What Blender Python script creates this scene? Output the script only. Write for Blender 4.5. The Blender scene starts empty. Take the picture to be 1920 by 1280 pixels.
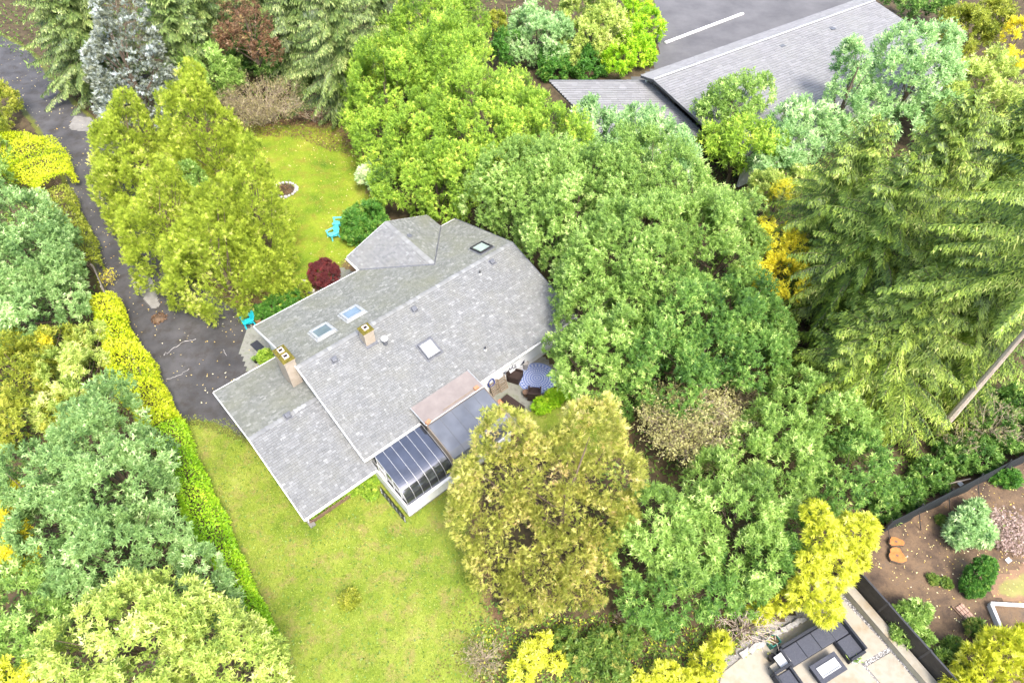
import bpy, bmesh, math, random
import numpy as np
from mathutils import Vector, Matrix

# ------------------------------------------------------------------ camera, world, sun, exposure
scene = bpy.context.scene
PITCH = math.radians(49.76); F = 1280.0; CAMH = 34.0
cam_d = bpy.data.cameras.new("camera"); cam_d.sensor_width = 36.0; cam_d.lens = 24.0
cam_d.clip_start = 0.5; cam_d.clip_end = 3000.0
cam = bpy.data.objects.new("camera", cam_d); scene.collection.objects.link(cam)
cam.location = (0, 0, CAMH); cam.rotation_euler = (math.pi / 2 - PITCH, 0, 0)
scene.camera = cam

SUN_ELEV = math.radians(58); SUN_AZ = math.radians(150)      # azimuth clockwise from +Y
world = bpy.data.worlds.new("World"); scene.world = world; world.use_nodes = True
nt = world.node_tree; nt.nodes.clear()
sky = nt.nodes.new("ShaderNodeTexSky"); sky.sky_type = 'NISHITA'; sky.sun_disc = False
sky.sun_elevation = SUN_ELEV; sky.sun_rotation = SUN_AZ
sky.air_density = 1.0; sky.dust_density = 4.0; sky.ozone_density = 1.0
bg = nt.nodes.new("ShaderNodeBackground"); bg.inputs['Strength'].default_value = 0.15
wo = nt.nodes.new("ShaderNodeOutputWorld")
nt.links.new(sky.outputs[0], bg.inputs[0]); nt.links.new(bg.outputs[0], wo.inputs[0])
sun_d = bpy.data.lights.new("sun", 'SUN'); sun_d.energy = 1.4; sun_d.angle = math.radians(16)
sun_d.color = (1.0, 0.96, 0.9)
sun = bpy.data.objects.new("sun", sun_d); scene.collection.objects.link(sun)
sd = Vector((math.sin(SUN_AZ) * math.cos(SUN_ELEV), math.cos(SUN_AZ) * math.cos(SUN_ELEV), math.sin(SUN_ELEV)))
sun.rotation_euler = (-sd).to_track_quat('-Z', 'Y').to_euler()
vs = scene.view_settings
vs.view_transform = 'Standard'; vs.look = 'None'; vs.gamma = 1.0; vs.use_curve_mapping = False
vs.exposure = 1.87
scene.cycles.max_bounces = 6; scene.cycles.diffuse_bounces = 4; scene.cycles.glossy_bounces = 2
scene.cycles.transmission_bounces = 3; scene.cycles.transparent_max_bounces = 4

# ------------------------------------------------------------------ geometry helpers
COL = scene.collection
CP, SP = math.cos(PITCH), math.sin(PITCH)
def U(px, py, z=0.0):
    """place seen at photo pixel (px,py) at height z -> world point"""
    vx = (px - 960) / F; vy = -(py - 640) / F
    d = np.array([vx, CP + vy * SP, -SP + vy * CP]); t = (z - CAMH) / d[2]
    return np.array([d[0] * t, d[1] * t, z])
def scale_at(P):
    return F / (P[1] * CP - (P[2] - CAMH) * SP)
HO = np.array([-11.758, 23.021]); YAW = 0.712117
EA = np.array([math.cos(YAW), math.sin(YAW)]); EB = np.array([-math.sin(YAW), math.cos(YAW)])
def W(a, b, z=0.0):
    q = HO + EA * a + EB * b
    return np.array([q[0], q[1], z])
def AB(px, py, z=0.0):
    d = U(px, py, z)[:2] - HO
    return float(d @ EA), float(d @ EB)

class MB:
    def __init__(s): s.v = []; s.f = []; s.m = []
    def add(s, vs, fs, mi=0):
        o = len(s.v); s.v += [tuple(map(float, p)) for p in vs]
        s.f += [tuple(i + o for i in f) for f in fs]; s.m += [mi] * len(fs); return s
    def hexa(s, p, mi=0):   # 8 points: bottom 4 ccw, top 4 ccw
        return s.add(p, [(3, 2, 1, 0), (4, 5, 6, 7), (0, 1, 5, 4), (1, 2, 6, 5), (2, 3, 7, 6), (3, 0, 4, 7)], mi)
    def box(s, c, d, rz=0.0, mi=0, tilt=None):
        x, y, z = d[0] / 2, d[1] / 2, d[2] / 2
        P = [(-x, -y, -z), (x, -y, -z), (x, y, -z), (-x, y, -z), (-x, -y, z), (x, -y, z), (x, y, z), (-x, y, z)]
        M = Matrix.Rotation(rz, 3, 'Z')
        if tilt is not None: M = M @ Matrix.Rotation(tilt[1], 3, tilt[0])
        return s.hexa([tuple(M @ Vector(q) + Vector(c)) for q in P], mi)
    def prism(s, poly, z0, z1, mi=0):
        n = len(poly)
        vs = [(p[0], p[1], z0) for p in poly] + [(p[0], p[1], z1) for p in poly]
        fs = [tuple(range(n - 1, -1, -1)), tuple(range(n, 2 * n))] + [(i, (i + 1) % n, (i + 1) % n + n, i + n) for i in range(n)]
        return s.add(vs, fs, mi)
    def tube(s, pts, rad, n=6, mi=0, cap=True):
        pts = [np.array(p, float) for p in pts]; m = len(pts)
        if not hasattr(rad, '__len__'): rad = [rad] * m
        vs = []
        for i in range(m):
            t = pts[min(i + 1, m - 1)] - pts[max(i - 1, 0)]; t = t / (np.linalg.norm(t) + 1e-9)
            a = np.cross(t, (0.0, 0, 1)) if abs(t[2]) < .9 else np.cross(t, (1.0, 0, 0)); a /= np.linalg.norm(a) + 1e-9
            b = np.cross(t, a)
            for k in range(n):
                q = 2 * math.pi * k / n
                vs.append(pts[i] + rad[i] * (math.cos(q) * a + math.sin(q) * b))
        fs = [(i * n + k, i * n + (k + 1) % n, (i + 1) * n + (k + 1) % n, (i + 1) * n + k) for i in range(m - 1) for k in range(n)]
        if cap: fs += [tuple(range(n - 1, -1, -1)), tuple(range((m - 1) * n, m * n))]
        return s.add(vs, fs, mi)
    def lathe(s, c, prof, n=14, mi=0):
        vs = [(c[0] + r * math.cos(2 * math.pi * k / n), c[1] + r * math.sin(2 * math.pi * k / n), c[2] + z) for r, z in prof for k in range(n)]
        m = len(prof)
        fs = [(i * n + k, i * n + (k + 1) % n, (i + 1) * n + (k + 1) % n, (i + 1) * n + k) for i in range(m - 1) for k in range(n)]
        fs += [tuple(range(n - 1, -1, -1)), tuple(range((m - 1) * n, m * n))]
        return s.add(vs, fs, mi)
    def build(s, name, mat, parent=None, loc=None, rz=0.0, smooth=False, bevel=0.0):
        me = bpy.data.meshes.new(name); me.from_pydata(s.v, [], s.f)
        for mm in (mat if isinstance(mat, (list, tuple)) else [mat]): me.materials.append(mm)
        if any(s.m): me.polygons.foreach_set('material_index', s.m)
        if smooth: me.polygons.foreach_set('use_smooth', [True] * len(me.polygons))
        me.update()
        o = bpy.data.objects.new(name, me); COL.objects.link(o)
        if parent: o.parent = parent
        if loc is not None: o.location = tuple(map(float, loc))
        o.rotation_euler.z = rz
        if bevel:
            md = o.modifiers.new("bevel", 'BEVEL'); md.width = bevel; md.segments = 2; md.limit_method = 'ANGLE'
        return o
def tag(o, label=None, cat=None, group=None, kind=None):
    if label: o['label'] = label
    if cat: o['category'] = cat
    if group: o['group'] = group
    if kind: o['kind'] = kind
    return o
def thing(name, loc, label, cat, rz=0.0, group=None):
    o = bpy.data.objects.new(name, None); COL.objects.link(o); o.empty_display_size = 0.3
    o.location = tuple(map(float, loc)); o.rotation_euler.z = rz
    return tag(o, label, cat, group)
def struct(o): o['kind'] = 'structure'; return o
def copy_tree(o, parent=None):
    c = o.copy(); COL.objects.link(c); c.parent = parent
    for ch in list(o.children): copy_tree(ch, c)
    return c
def attr_mesh(name, V, Fq, mat, parent=None, loc=None, tint=None, kind=None, rz=0.0):
    me = bpy.data.meshes.new(name); V = np.asarray(V, np.float32); Fq = np.asarray(Fq, np.int32)
    k = Fq.shape[1]
    me.vertices.add(len(V)); me.vertices.foreach_set('co', V.ravel())
    me.loops.add(Fq.size); me.loops.foreach_set('vertex_index', Fq.ravel())
    me.polygons.add(len(Fq)); me.polygons.foreach_set('loop_start', np.arange(0, Fq.size, k, dtype=np.int32))
    me.polygons.foreach_set('loop_total', np.full(len(Fq), k, np.int32))
    if tint is not None:
        a = me.attributes.new('tint', 'FLOAT', 'POINT'); a.data.foreach_set('value', np.asarray(tint, np.float32))
    me.materials.append(mat); me.update(calc_edges=True)
    o = bpy.data.objects.new(name, me); COL.objects.link(o)
    if parent: o.parent = parent
    if loc is not None: o.location = tuple(map(float, loc))
    o.rotation_euler.z = rz
    if kind: o['kind'] = kind
    return o

# ------------------------------------------------------------------ materials
def ramp(nt_, cols, pos=None):
    r = nt_.nodes.new("ShaderNodeValToRGB"); e = r.color_ramp.elements
    n = len(cols); pos = pos or [i / (n - 1) for i in range(n)]
    while len(e) < n: e.new(0.5)
    for i, c in enumerate(cols): e[i].position = pos[i]; e[i].color = (*c, 1)
    return r
def new_mat(name):
    m = bpy.data.materials.new(name); m.use_nodes = True
    t = m.node_tree; b = t.nodes["Principled BSDF"]; return m, t, b
def mat(name, cols, scale=8.0, rough=0.7, bump=0.0, bscale=None, metal=0.0, detail=5.0, spec=0.3, pos=None, stretch=None, coat=0.0):
    m, t, b = new_mat(name)
    if not isinstance(cols[0], (tuple, list)): cols = [tuple(c * .85 for c in cols), tuple(min(1, c * 1.1) for c in cols)]
    tc = t.nodes.new("ShaderNodeTexCoord"); n = t.nodes.new("ShaderNodeTexNoise")
    n.inputs['Scale'].default_value = scale; n.inputs['Detail'].default_value = detail; n.inputs['Roughness'].default_value = 0.65
    src = tc.outputs['Object']
    if stretch:
        mp = t.nodes.new("ShaderNodeMapping"); mp.inputs['Scale'].default_value = stretch
        t.links.new(src, mp.inputs[0]); src = mp.outputs[0]
    t.links.new(src, n.inputs['Vector'])
    r = ramp(t, cols, pos or [0.28 + 0.44 * i / (len(cols) - 1) for i in range(len(cols))])
    t.links.new(n.outputs[0], r.inputs[0]); t.links.new(r.outputs[0], b.inputs['Base Color'])
    b.inputs['Roughness'].default_value = rough; b.inputs['Metallic'].default_value = metal
    b.inputs['Specular IOR Level'].default_value = spec; b.inputs['Coat Weight'].default_value = coat
    if bump:
        n2 = t.nodes.new("ShaderNodeTexNoise"); n2.inputs['Scale'].default_value = bscale or scale * 3; n2.inputs['Detail'].default_value = 4
        t.links.new(src, n2.inputs['Vector'])
        bp = t.nodes.new("ShaderNodeBump"); bp.inputs['Strength'].default_value = bump; bp.inputs['Distance'].default_value = 0.05
        t.links.new(n2.outputs[0], bp.inputs['Height']); t.links.new(bp.outputs[0], b.inputs['Normal'])
    return m
def foliage(name, cols, trans=0.42, rough=0.45, spec=0.4, pos=None, gain=1.4):
    cols = [tuple(min(.85, c * gain) for c in q) for q in cols]
    m, t, b = new_mat(name)
    a = t.nodes.new("ShaderNodeAttribute"); a.attribute_name = 'tint'
    r = ramp(t, cols, pos); t.links.new(a.outputs['Fac'], r.inputs[0])
    t.links.new(r.outputs[0], b.inputs['Base Color'])
    b.inputs['Roughness'].default_value = rough; b.inputs['Specular IOR Level'].default_value = spec
    tr = t.nodes.new("ShaderNodeBsdfTranslucent"); t.links.new(r.outputs[0], tr.inputs[0])
    mx = t.nodes.new("ShaderNodeMixShader"); mx.inputs[0].default_value = trans
    t.links.new(b.outputs[0], mx.inputs[1]); t.links.new(tr.outputs[0], mx.inputs[2])
    t.links.new(mx.outputs[0], t.nodes["Material Output"].inputs['Surface'])
    return m
def tint_mat(name, cols, rough=0.8, pos=None, noise=0.0, nscale=1.0, ncols=None):
    """colour from the per-piece 'tint' attribute, with a broad weathering noise"""
    m, t, b = new_mat(name)
    a = t.nodes.new("ShaderNodeAttribute"); a.attribute_name = 'tint'
    r = ramp(t, cols, pos); t.links.new(a.outputs['Fac'], r.inputs[0])
    out = r.outputs[0]
    if ncols:
        tc = t.nodes.new("ShaderNodeTexCoord"); n = t.nodes.new("ShaderNodeTexNoise"); n.inputs['Scale'].default_value = nscale
        n.inputs['Detail'].default_value = 6; t.links.new(tc.outputs['Object'], n.inputs['Vector'])
        r2 = ramp(t, [(0, 0, 0), (1, 1, 1)], [0.42, 0.72]); t.links.new(n.outputs[0], r2.inputs[0])
        ml = t.nodes.new("ShaderNodeMath"); ml.operation = 'MULTIPLY'; ml.inputs[1].default_value = noise
        t.links.new(r2.outputs[0], ml.inputs[0])
        mx = t.nodes.new("ShaderNodeMix"); mx.data_type = 'RGBA'; mx.inputs[7].default_value = (*ncols, 1)
        t.links.new(ml.outputs[0], mx.inputs[0]); t.links.new(out, mx.inputs[6]); out = mx.outputs[2]
    t.links.new(out, b.inputs['Base Color']); b.inputs['Roughness'].default_value = rough
    b.inputs['Specular IOR Level'].default_value = 0.2
    return m

M = {}
M['soil'] = mat('soil', [(.02, .015, .008), (.05, .038, .02), (.085, .06, .033), (.06, .07, .02)], 1.3, .95, .6, 9, detail=9)
M['redsoil'] = mat('garden soil', [(.035, .025, .02), (.085, .058, .04), (.15, .10, .06), (.085, .068, .058)], .9, .95, .7, 10, detail=10)
M['asphalt'] = mat('wet asphalt', [(.026, .025, .026), (.05, .048, .05), (.08, .077, .08)], .38, .55, .25, 30, detail=9, spec=.4)
M['concrete'] = mat('concrete', [(.14, .135, .12), (.26, .25, .235)], 1.6, .85, .25, 14, detail=9)
M['patio'] = mat('patio slab', [(.10, .10, .08), (.20, .20, .175), (.13, .15, .09)], 1.9, .85, .2, 14, detail=9)
M['palestone'] = mat('pale paving', [(.22, .19, .14), (.29, .265, .215), (.23, .175, .105)], .9, .8, .1, 12, detail=8)
M['white'] = mat('white paint', [(.58, .58, .57), (.68, .68, .67)], 3, .55, .05)
M['offwhite'] = mat('weathered white', [(.55, .54, .52), (.76, .76, .75)], 2.2, .6, .1)
M['wrap'] = mat('house wrap', [(.66, .68, .72), (.78, .79, .81)], 1.2, .5, .15, 4)
M['print'] = mat('dark print', (.02, .025, .06), 5, .6)
M['stucco'] = mat('stucco', [(.28, .235, .18), (.38, .33, .27)], 3, .9, .3, 40)
M['moss'] = mat('moss', [(.05, .045, .012), (.125, .105, .015), (.19, .16, .03)], 7, .95, .9, 30)
M['flue'] = mat('clay flue', [(.45, .36, .30), (.62, .54, .48)], 6, .8)
M['black'] = mat('soot black', (.010, .009, .009), 6, .8)
M['ventgrey'] = mat('roof vent grey', [(.07, .075, .085), (.13, .135, .15)], 6, .5, spec=.4)
M['flash'] = mat('metal flashing', [(.38, .38, .37), (.55, .55, .54)], 4, .45, metal=.5)
M['darkmetal'] = mat('dark metal', (.03, .03, .033), 6, .45, spec=.5)
M['wood'] = mat('weathered wood', [(.14, .105, .07), (.27, .22, .165)], 3, .85, .3, 20, stretch=(1, 8, 8))
M['wooddark'] = mat('dark stained wood', [(.10, .06, .04), (.20, .13, .09)], 3, .8, .3, 20)
M['fencewood'] = mat('grey fence wood', [(.16, .135, .11), (.30, .27, .23)], 2.5, .85, .3, 20)
M['brownroof'] = mat('flat roof membrane', [(.17, .145, .135), (.23, .20, .185)], 1.4, .8, .1, 30, detail=8)
M['turq'] = mat('turquoise plastic', (.015, .42, .50), 5, .4, spec=.5)
M['turqpale'] = mat('pale turquoise plastic', (.10, .55, .58), 5, .4, spec=.5)
M['wicker'] = mat('dark brown wicker', [(.022, .013, .011), (.055, .035, .030)], 40, .7, .8, 60)
M['greywicker'] = mat('charcoal wicker', [(.018, .02, .026), (.04, .043, .052)], 30, .75, .6, 60)
M['cushion'] = mat('slate cushion', [(.045, .048, .060), (.07, .073, .088)], 14, .95, .2, 60)
M['terracotta'] = mat('terracotta', [(.32, .14, .07), (.45, .24, .14)], 6, .85)
M['bark'] = mat('bark', [(.07, .05, .035), (.20, .15, .11)], 5, .95, .8, 14, stretch=(3, 3, .6))
M['palebark'] = mat('pale bark', [(.36, .29, .23), (.60, .50, .41)], 4, .95, .6, 14, stretch=(3, 3, .7))
M['twig'] = mat('grey twig', [(.24, .19, .13), (.42, .35, .25)], 6, .9)
M['stump'] = mat('fresh cut wood', [(.30, .11, .03), (.46, .19, .06)], 5, .85, .2, 20)
M['stone'] = mat('stone', [(.22, .21, .20), (.46, .44, .42)], 5, .9, .4, 20)
M['brick'] = mat('old brick', [(.30, .18, .13), (.46, .30, .23)], 7, .9, .3, 30)
M['wallcap'] = mat('rendered wall', [(.26, .235, .165), (.36, .33, .25)], 1.8, .85, .1, 20)
M['fencedark'] = mat('dark fence panel', [(.022, .019, .016), (.050, .044, .036)], 2.5, .65, .2, 30)
M['mesh'] = mat('black mesh cloth', [(.010, .013, .015), (.024, .03, .033)], 20, .8, .4, 80)
M['blueglaze'] = mat('blue hose', (.015, .035, .22), 6, .35, spec=.5)
M['greenplastic'] = mat('green plastic', (.02, .13, .10), 6, .5)
M['road'] = mat('neighbour asphalt', [(.075, .074, .078), (.13, .127, .13)], .35, .85, .2, 24, detail=9)
def glass(name, base, rough, metal=0.0, nb=0.0):
    m, t, b = new_mat(name)
    tc = t.nodes.new("ShaderNodeTexCoord"); n = t.nodes.new("ShaderNodeTexNoise"); n.inputs['Scale'].default_value = 1.1; n.inputs['Detail'].default_value = 6
    t.links.new(tc.outputs['Object'], n.inputs['Vector'])
    r = ramp(t, [tuple(c * .8 for c in base), tuple(min(1, c * 1.2) for c in base)], [.3, .7]); t.links.new(n.outputs[0], r.inputs[0])
    t.links.new(r.outputs[0], b.inputs['Base Color'])
    b.inputs['Roughness'].default_value = rough; b.inputs['Metallic'].default_value = metal; b.inputs['Specular IOR Level'].default_value = .6
    return m
M['solar'] = glass('tinted solar glass', (.13, .14, .165), .10, .85)
M['poly'] = glass('dusty roof glazing', (.115, .125, .145), .35, .2)
M['windark'] = glass('dark window glass', (.015, .022, .03), .05)
M['skyglass'] = glass('skylight glass', (.16, .21, .25), .12, .3)
M['dome'] = mat('white acrylic', [(.40, .40, .385), (.50, .50, .485)], 3, .3)
M['greenglass'] = glass('pale green skylight glass', (.42, .50, .46), .1, .3)
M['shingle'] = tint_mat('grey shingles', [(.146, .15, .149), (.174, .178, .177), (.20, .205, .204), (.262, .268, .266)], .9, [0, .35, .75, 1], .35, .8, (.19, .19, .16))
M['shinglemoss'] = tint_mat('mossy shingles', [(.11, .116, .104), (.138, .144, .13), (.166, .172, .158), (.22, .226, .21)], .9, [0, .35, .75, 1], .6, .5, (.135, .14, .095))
M['deck'] = mat('roof underlay', (.075, .075, .078), 4, .95)
M['nroof'] = tint_mat('neighbour shingles', [(.175, .175, .178), (.20, .20, .204), (.225, .225, .229)], .9, None, .4, .4, (.21, .215, .20))

FO = {}
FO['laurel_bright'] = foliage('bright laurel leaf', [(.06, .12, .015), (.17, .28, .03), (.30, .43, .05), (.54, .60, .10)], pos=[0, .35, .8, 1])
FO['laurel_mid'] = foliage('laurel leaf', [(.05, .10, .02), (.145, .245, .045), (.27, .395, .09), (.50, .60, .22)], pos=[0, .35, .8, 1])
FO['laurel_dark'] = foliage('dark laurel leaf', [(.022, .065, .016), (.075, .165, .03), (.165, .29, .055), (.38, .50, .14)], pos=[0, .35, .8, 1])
FO['pale'] = foliage('pale leaf', [(.07, .14, .05), (.20, .34, .12), (.36, .50, .22), (.56, .64, .38)], pos=[0, .35, .8, 1])
FO['silver'] = foliage('silver green leaf', [(.045, .10, .025), (.14, .24, .07), (.27, .40, .14), (.50, .60, .30)], pos=[0, .35, .8, 1])
FO['limetree'] = foliage('lime leaf', [(.08, .14, .02), (.25, .33, .06), (.44, .50, .13), (.66, .66, .26)], pos=[0, .35, .8, 1])
FO['cypress'] = foliage('golden cypress', [(.09, .12, .016), (.255, .325, .036), (.42, .49, .062), (.62, .57, .22)], pos=[0, .35, .8, 1])
FO['cedar'] = foliage('ochre cedar', [(.13, .15, .03), (.31, .34, .06), (.53, .51, .16), (.62, .48, .26)], pos=[0, .36, .72, 1])
FO['hemlock'] = foliage('hemlock needles', [(.045, .085, .012), (.155, .24, .028), (.30, .405, .05), (.54, .58, .15)], pos=[0, .4, .85, 1], trans=.22, gain=1.1)
FO['hemlock_lime'] = foliage('lime cedar needles', [(.055, .10, .012), (.20, .29, .034), (.37, .465, .065), (.58, .62, .18)], pos=[0, .4, .85, 1], trans=.22, gain=1.1)
FO['fir'] = foliage('fir needles', [(.03, .06, .014), (.10, .155, .035), (.19, .26, .065), (.38, .43, .15)], pos=[0, .4, .85, 1], trans=.22, gain=1.2)
FO['bluespruce'] = foliage('blue spruce needles', [(.06, .07, .035), (.18, .20, .125), (.36, .41, .37), (.62, .68, .68)], pos=[0, .35, .7, 1], trans=.22, gain=1.1)
FO['yellow'] = foliage('yellow leaf', [(.28, .25, .01), (.56, .48, .025), (.72, .62, .06), (.70, .48, .04)], pos=[0, .4, .85, 1])
FO['yellowlime'] = foliage('yellow lime leaf', [(.20, .24, .015), (.44, .46, .035), (.62, .62, .09), (.70, .68, .20)], pos=[0, .35, .8, 1])
FO['hedge_yellow'] = foliage('yellow hedge leaf', [(.16, .24, .01), (.36, .44, .012), (.52, .54, .03), (.64, .61, .06)], pos=[0, .3, .75, 1])
FO['hedge_lime'] = foliage('lime hedge leaf', [(.08, .20, .01), (.20, .38, .015), (.34, .51, .025), (.52, .60, .06)], pos=[0, .3, .75, 1])
FO['hedge_olive'] = foliage('olive hedge leaf', [(.06, .09, .012), (.17, .21, .02), (.29, .32, .04), (.42, .40, .07)], pos=[0, .3, .75, 1])
FO['copper'] = foliage('copper leaf', [(.06, .04, .018), (.135, .075, .038), (.21, .12, .065), (.27, .20, .08)], pos=[0, .4, .85, 1])
FO['barberry'] = foliage('dark red leaf', [(.045, .010, .012), (.11, .022, .026), (.17, .05, .045), (.30, .03, .03)], pos=[0, .4, .9, 1])
FO['dead'] = foliage('dry olive leaf', [(.10, .08, .04), (.20, .17, .075), (.28, .26, .12), (.34, .30, .18)], pos=[0, .4, .85, 1])
FO['paledead'] = foliage('pale olive leaf', [(.14, .13, .05), (.28, .27, .10), (.42, .40, .17), (.52, .48, .26)], pos=[0, .4, .85, 1])
FO['clipped'] = foliage('clipped box leaf', [(.02, .07, .012), (.055, .16, .02), (.10, .24, .035), (.22, .34, .06)], pos=[0, .4, .85, 1])
FO['pink'] = foliage('pinkish dry bloom', [(.16, .12, .10), (.34, .25, .22), (.46, .36, .32), (.20, .26, .08)], pos=[0, .4, .85, 1])
FO['grass'] = foliage('grass blade', [(.10, .14, .02), (.19, .24, .03), (.27, .31, .05), (.34, .31, .10)], pos=[0, .4, .85, 1])
FO['weed'] = foliage('weed leaf', [(.04, .08, .015), (.10, .18, .03), (.19, .27, .05), (.34, .32, .08)], pos=[0, .4, .85, 1])
FO['fallen'] = foliage('fallen leaf', [(.30, .16, .05), (.50, .36, .06), (.60, .52, .25), (.62, .58, .45)], trans=.1)

# ------------------------------------------------------------------ foliage generators (numpy)
def nrm(v): return v / (np.linalg.norm(v, axis=-1, keepdims=True) + 1e-9)
def rand_dirs(g, n, zmin=-1.0):
    z = g.uniform(zmin, 1, n); a = g.uniform(0, 2 * math.pi, n); r = np.sqrt(np.maximum(0, 1 - z * z))
    return np.stack([r * np.cos(a), r * np.sin(a), z], 1)
def leaves(g, base, d, L, Wd, tint, nhint=None, droop=0.12, fold=0.0, tri=True):
    """small leaves (one triangle, or a folded rhombus where leaves are large): base points, unit directions, lengths, widths -> verts, quads, tint"""
    n = len(base); d = nrm(d)
    ref = nhint if nhint is not None else rand_dirs(g, n)
    side = nrm(np.cross(d, ref)); L = np.broadcast_to(L, (n,))[:, None]; Wd = np.broadcast_to(Wd, (n,))[:, None]
    up = np.cross(side, d)
    if tri:
        V = np.empty((n, 3, 3)); q = base + d * L * .12
        V[:, 0] = q - side * Wd * .5; V[:, 1] = q + side * Wd * .5; V[:, 2] = base + d * L; V[:, 2, 2] -= (L * droop)[:, 0]
        return V.reshape(-1, 3), np.arange(3 * n).reshape(n, 3), np.repeat(np.clip(tint, 0, 1), 3)
    V = np.empty((n, 4, 3)); mid = base + d * L * .48
    V[:, 0] = base; V[:, 1] = mid + side * Wd * .5 + up * L * fold; V[:, 3] = mid - side * Wd * .5 + up * L * fold
    V[:, 2] = base + d * L; V[:, 2, 2] -= (L * droop)[:, 0]
    return V.reshape(-1, 3), np.arange(4 * n).reshape(n, 4), np.repeat(np.clip(tint, 0, 1), 4)
class Leafy:
    def __init__(s): s.V = []; s.F = []; s.T = []; s.n = 0
    def add(s, V, F_, T): s.V.append(V); s.F.append(F_ + s.n); s.T.append(T); s.n += len(V)
    def build(s, name, m, parent=None, loc=None, kind=None):
        return attr_mesh(name, np.concatenate(s.V), np.concatenate(s.F), m, parent, loc, np.concatenate(s.T), kind)

def shell(g, lobes, sub, spacing, zmin=-.45, elong=1.0, depth=.25):
    """sample spray points on clumps that sit on the surface of ellipsoid lobes. lobes: (c(3), r(3))"""
    P, N, C = [], [], []
    for c, r in lobes:
        c = np.array(c); r = np.array(r); R = r.mean()
        ss = sub * min(1.0, max(.45, R / 2.2)); r = np.maximum(r - .75 * ss, r * .5); R = r.mean()
        n = int(4 * math.pi * R * R * (1 - zmin) / 2 / (math.pi * ss * ss) * 1.9) + 5
        d = rand_dirs(g, n, zmin)
        cc = c + d * r * g.uniform(.62, .97, (n, 1))
        rs = ss * g.choice([.5, .7, .9, 1.2, 1.45], n) * g.uniform(.85, 1.15, n); ct = g.normal(0, .15, n)
        m = np.maximum(4, (2.6 * math.pi * rs * rs / spacing ** 2)).astype(int)
        idx = np.repeat(np.arange(n), m); k = len(idx)
        dd = nrm(rand_dirs(g, k) + d[idx] * 1.1 + np.array([0, 0, .25]))
        rr = rs[idx] * g.uniform(1 - depth * 2, 1.12, k)
        pp = cc[idx] + dd * rr[:, None] * np.array([1, 1, elong])
        P.append(pp); N.append(nrm(dd * .7 + d[idx] * .5)); C.append(ct[idx])
        # loose inner fill so the crown is not hollow
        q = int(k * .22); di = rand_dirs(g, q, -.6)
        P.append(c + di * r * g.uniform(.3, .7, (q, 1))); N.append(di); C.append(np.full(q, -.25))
    P = np.concatenate(P); N = np.concatenate(N); C = np.concatenate(C)
    keep = np.ones(len(P), bool)
    for c, r in lobes:
        q = np.linalg.norm((P - np.array(c)) / np.array(r), axis=1); keep &= (q > .72) | (g.random(len(P)) < .10)
    keep &= P[:, 2] > .05
    return P[keep], N[keep], C[keep]

def crown_broad(g, lobes, L=.22, ratio=.42, per=9, sub=.75, spacing=.34, up=.55, fold=.1, tint0=.5, tri=True, elong=1.15):
    P, N, C = shell(g, lobes, sub, spacing, elong=elong)
    lf = Leafy(); n = len(P); ax = nrm(N * .55 + np.array([0, 0, up]) + g.normal(0, .42, (n, 3)))
    ref = nrm(np.cross(ax, rand_dirs(g, n))); ref2 = np.cross(ax, ref)
    ph = g.uniform(0, 6.28, n); st = g.normal(0, .13, n)
    for k in range(per):
        a = ph + k * 2.399; tl = np.radians(25 + 55 * ((k + .5) / per) + g.uniform(-12, 12, n))
        d = ax * np.cos(tl)[:, None] + (ref * np.cos(a)[:, None] + ref2 * np.sin(a)[:, None]) * np.sin(tl)[:, None]
        l = L * g.uniform(.7, 1.25, n)
        base = P - ax * (L * 1.1 * k / per)
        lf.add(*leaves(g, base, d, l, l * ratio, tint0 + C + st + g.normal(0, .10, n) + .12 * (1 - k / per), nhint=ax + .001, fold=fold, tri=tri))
    return lf
def crown_fan(g, lobes, L=.24, width=.26, per=8, sub=.6, spacing=.30, up=.9, elong=1.5, tint0=.5, spread=75):
    P, N, C = shell(g, lobes, sub, spacing, elong=elong)
    lf = Leafy(); n = len(P); ax = nrm(N * .7 + np.array([0, 0, up]) + g.normal(0, .3, (n, 3)))
    side = nrm(np.cross(ax, rand_dirs(g, n))); nn = np.cross(side, ax); st = g.normal(0, .13, n)
    for k in range(per):
        q = (k + .5) / per * 2 - 1; an = np.radians(spread * q)
        d = nrm(ax * math.cos(an) + side * math.sin(an) + g.normal(0, .12, (n, 3)))
        l = L * (1.15 - .35 * abs(q)) * g.uniform(.75, 1.2, n)
        base = P - ax * L * .4 + ax * (L * .45 * g.uniform(-.5, 1, n))[:, None]
        lf.add(*leaves(g, base, d, l, l * width, tint0 + C + st + g.normal(0, .10, n), nhint=nn, droop=.1))
    return lf
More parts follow.
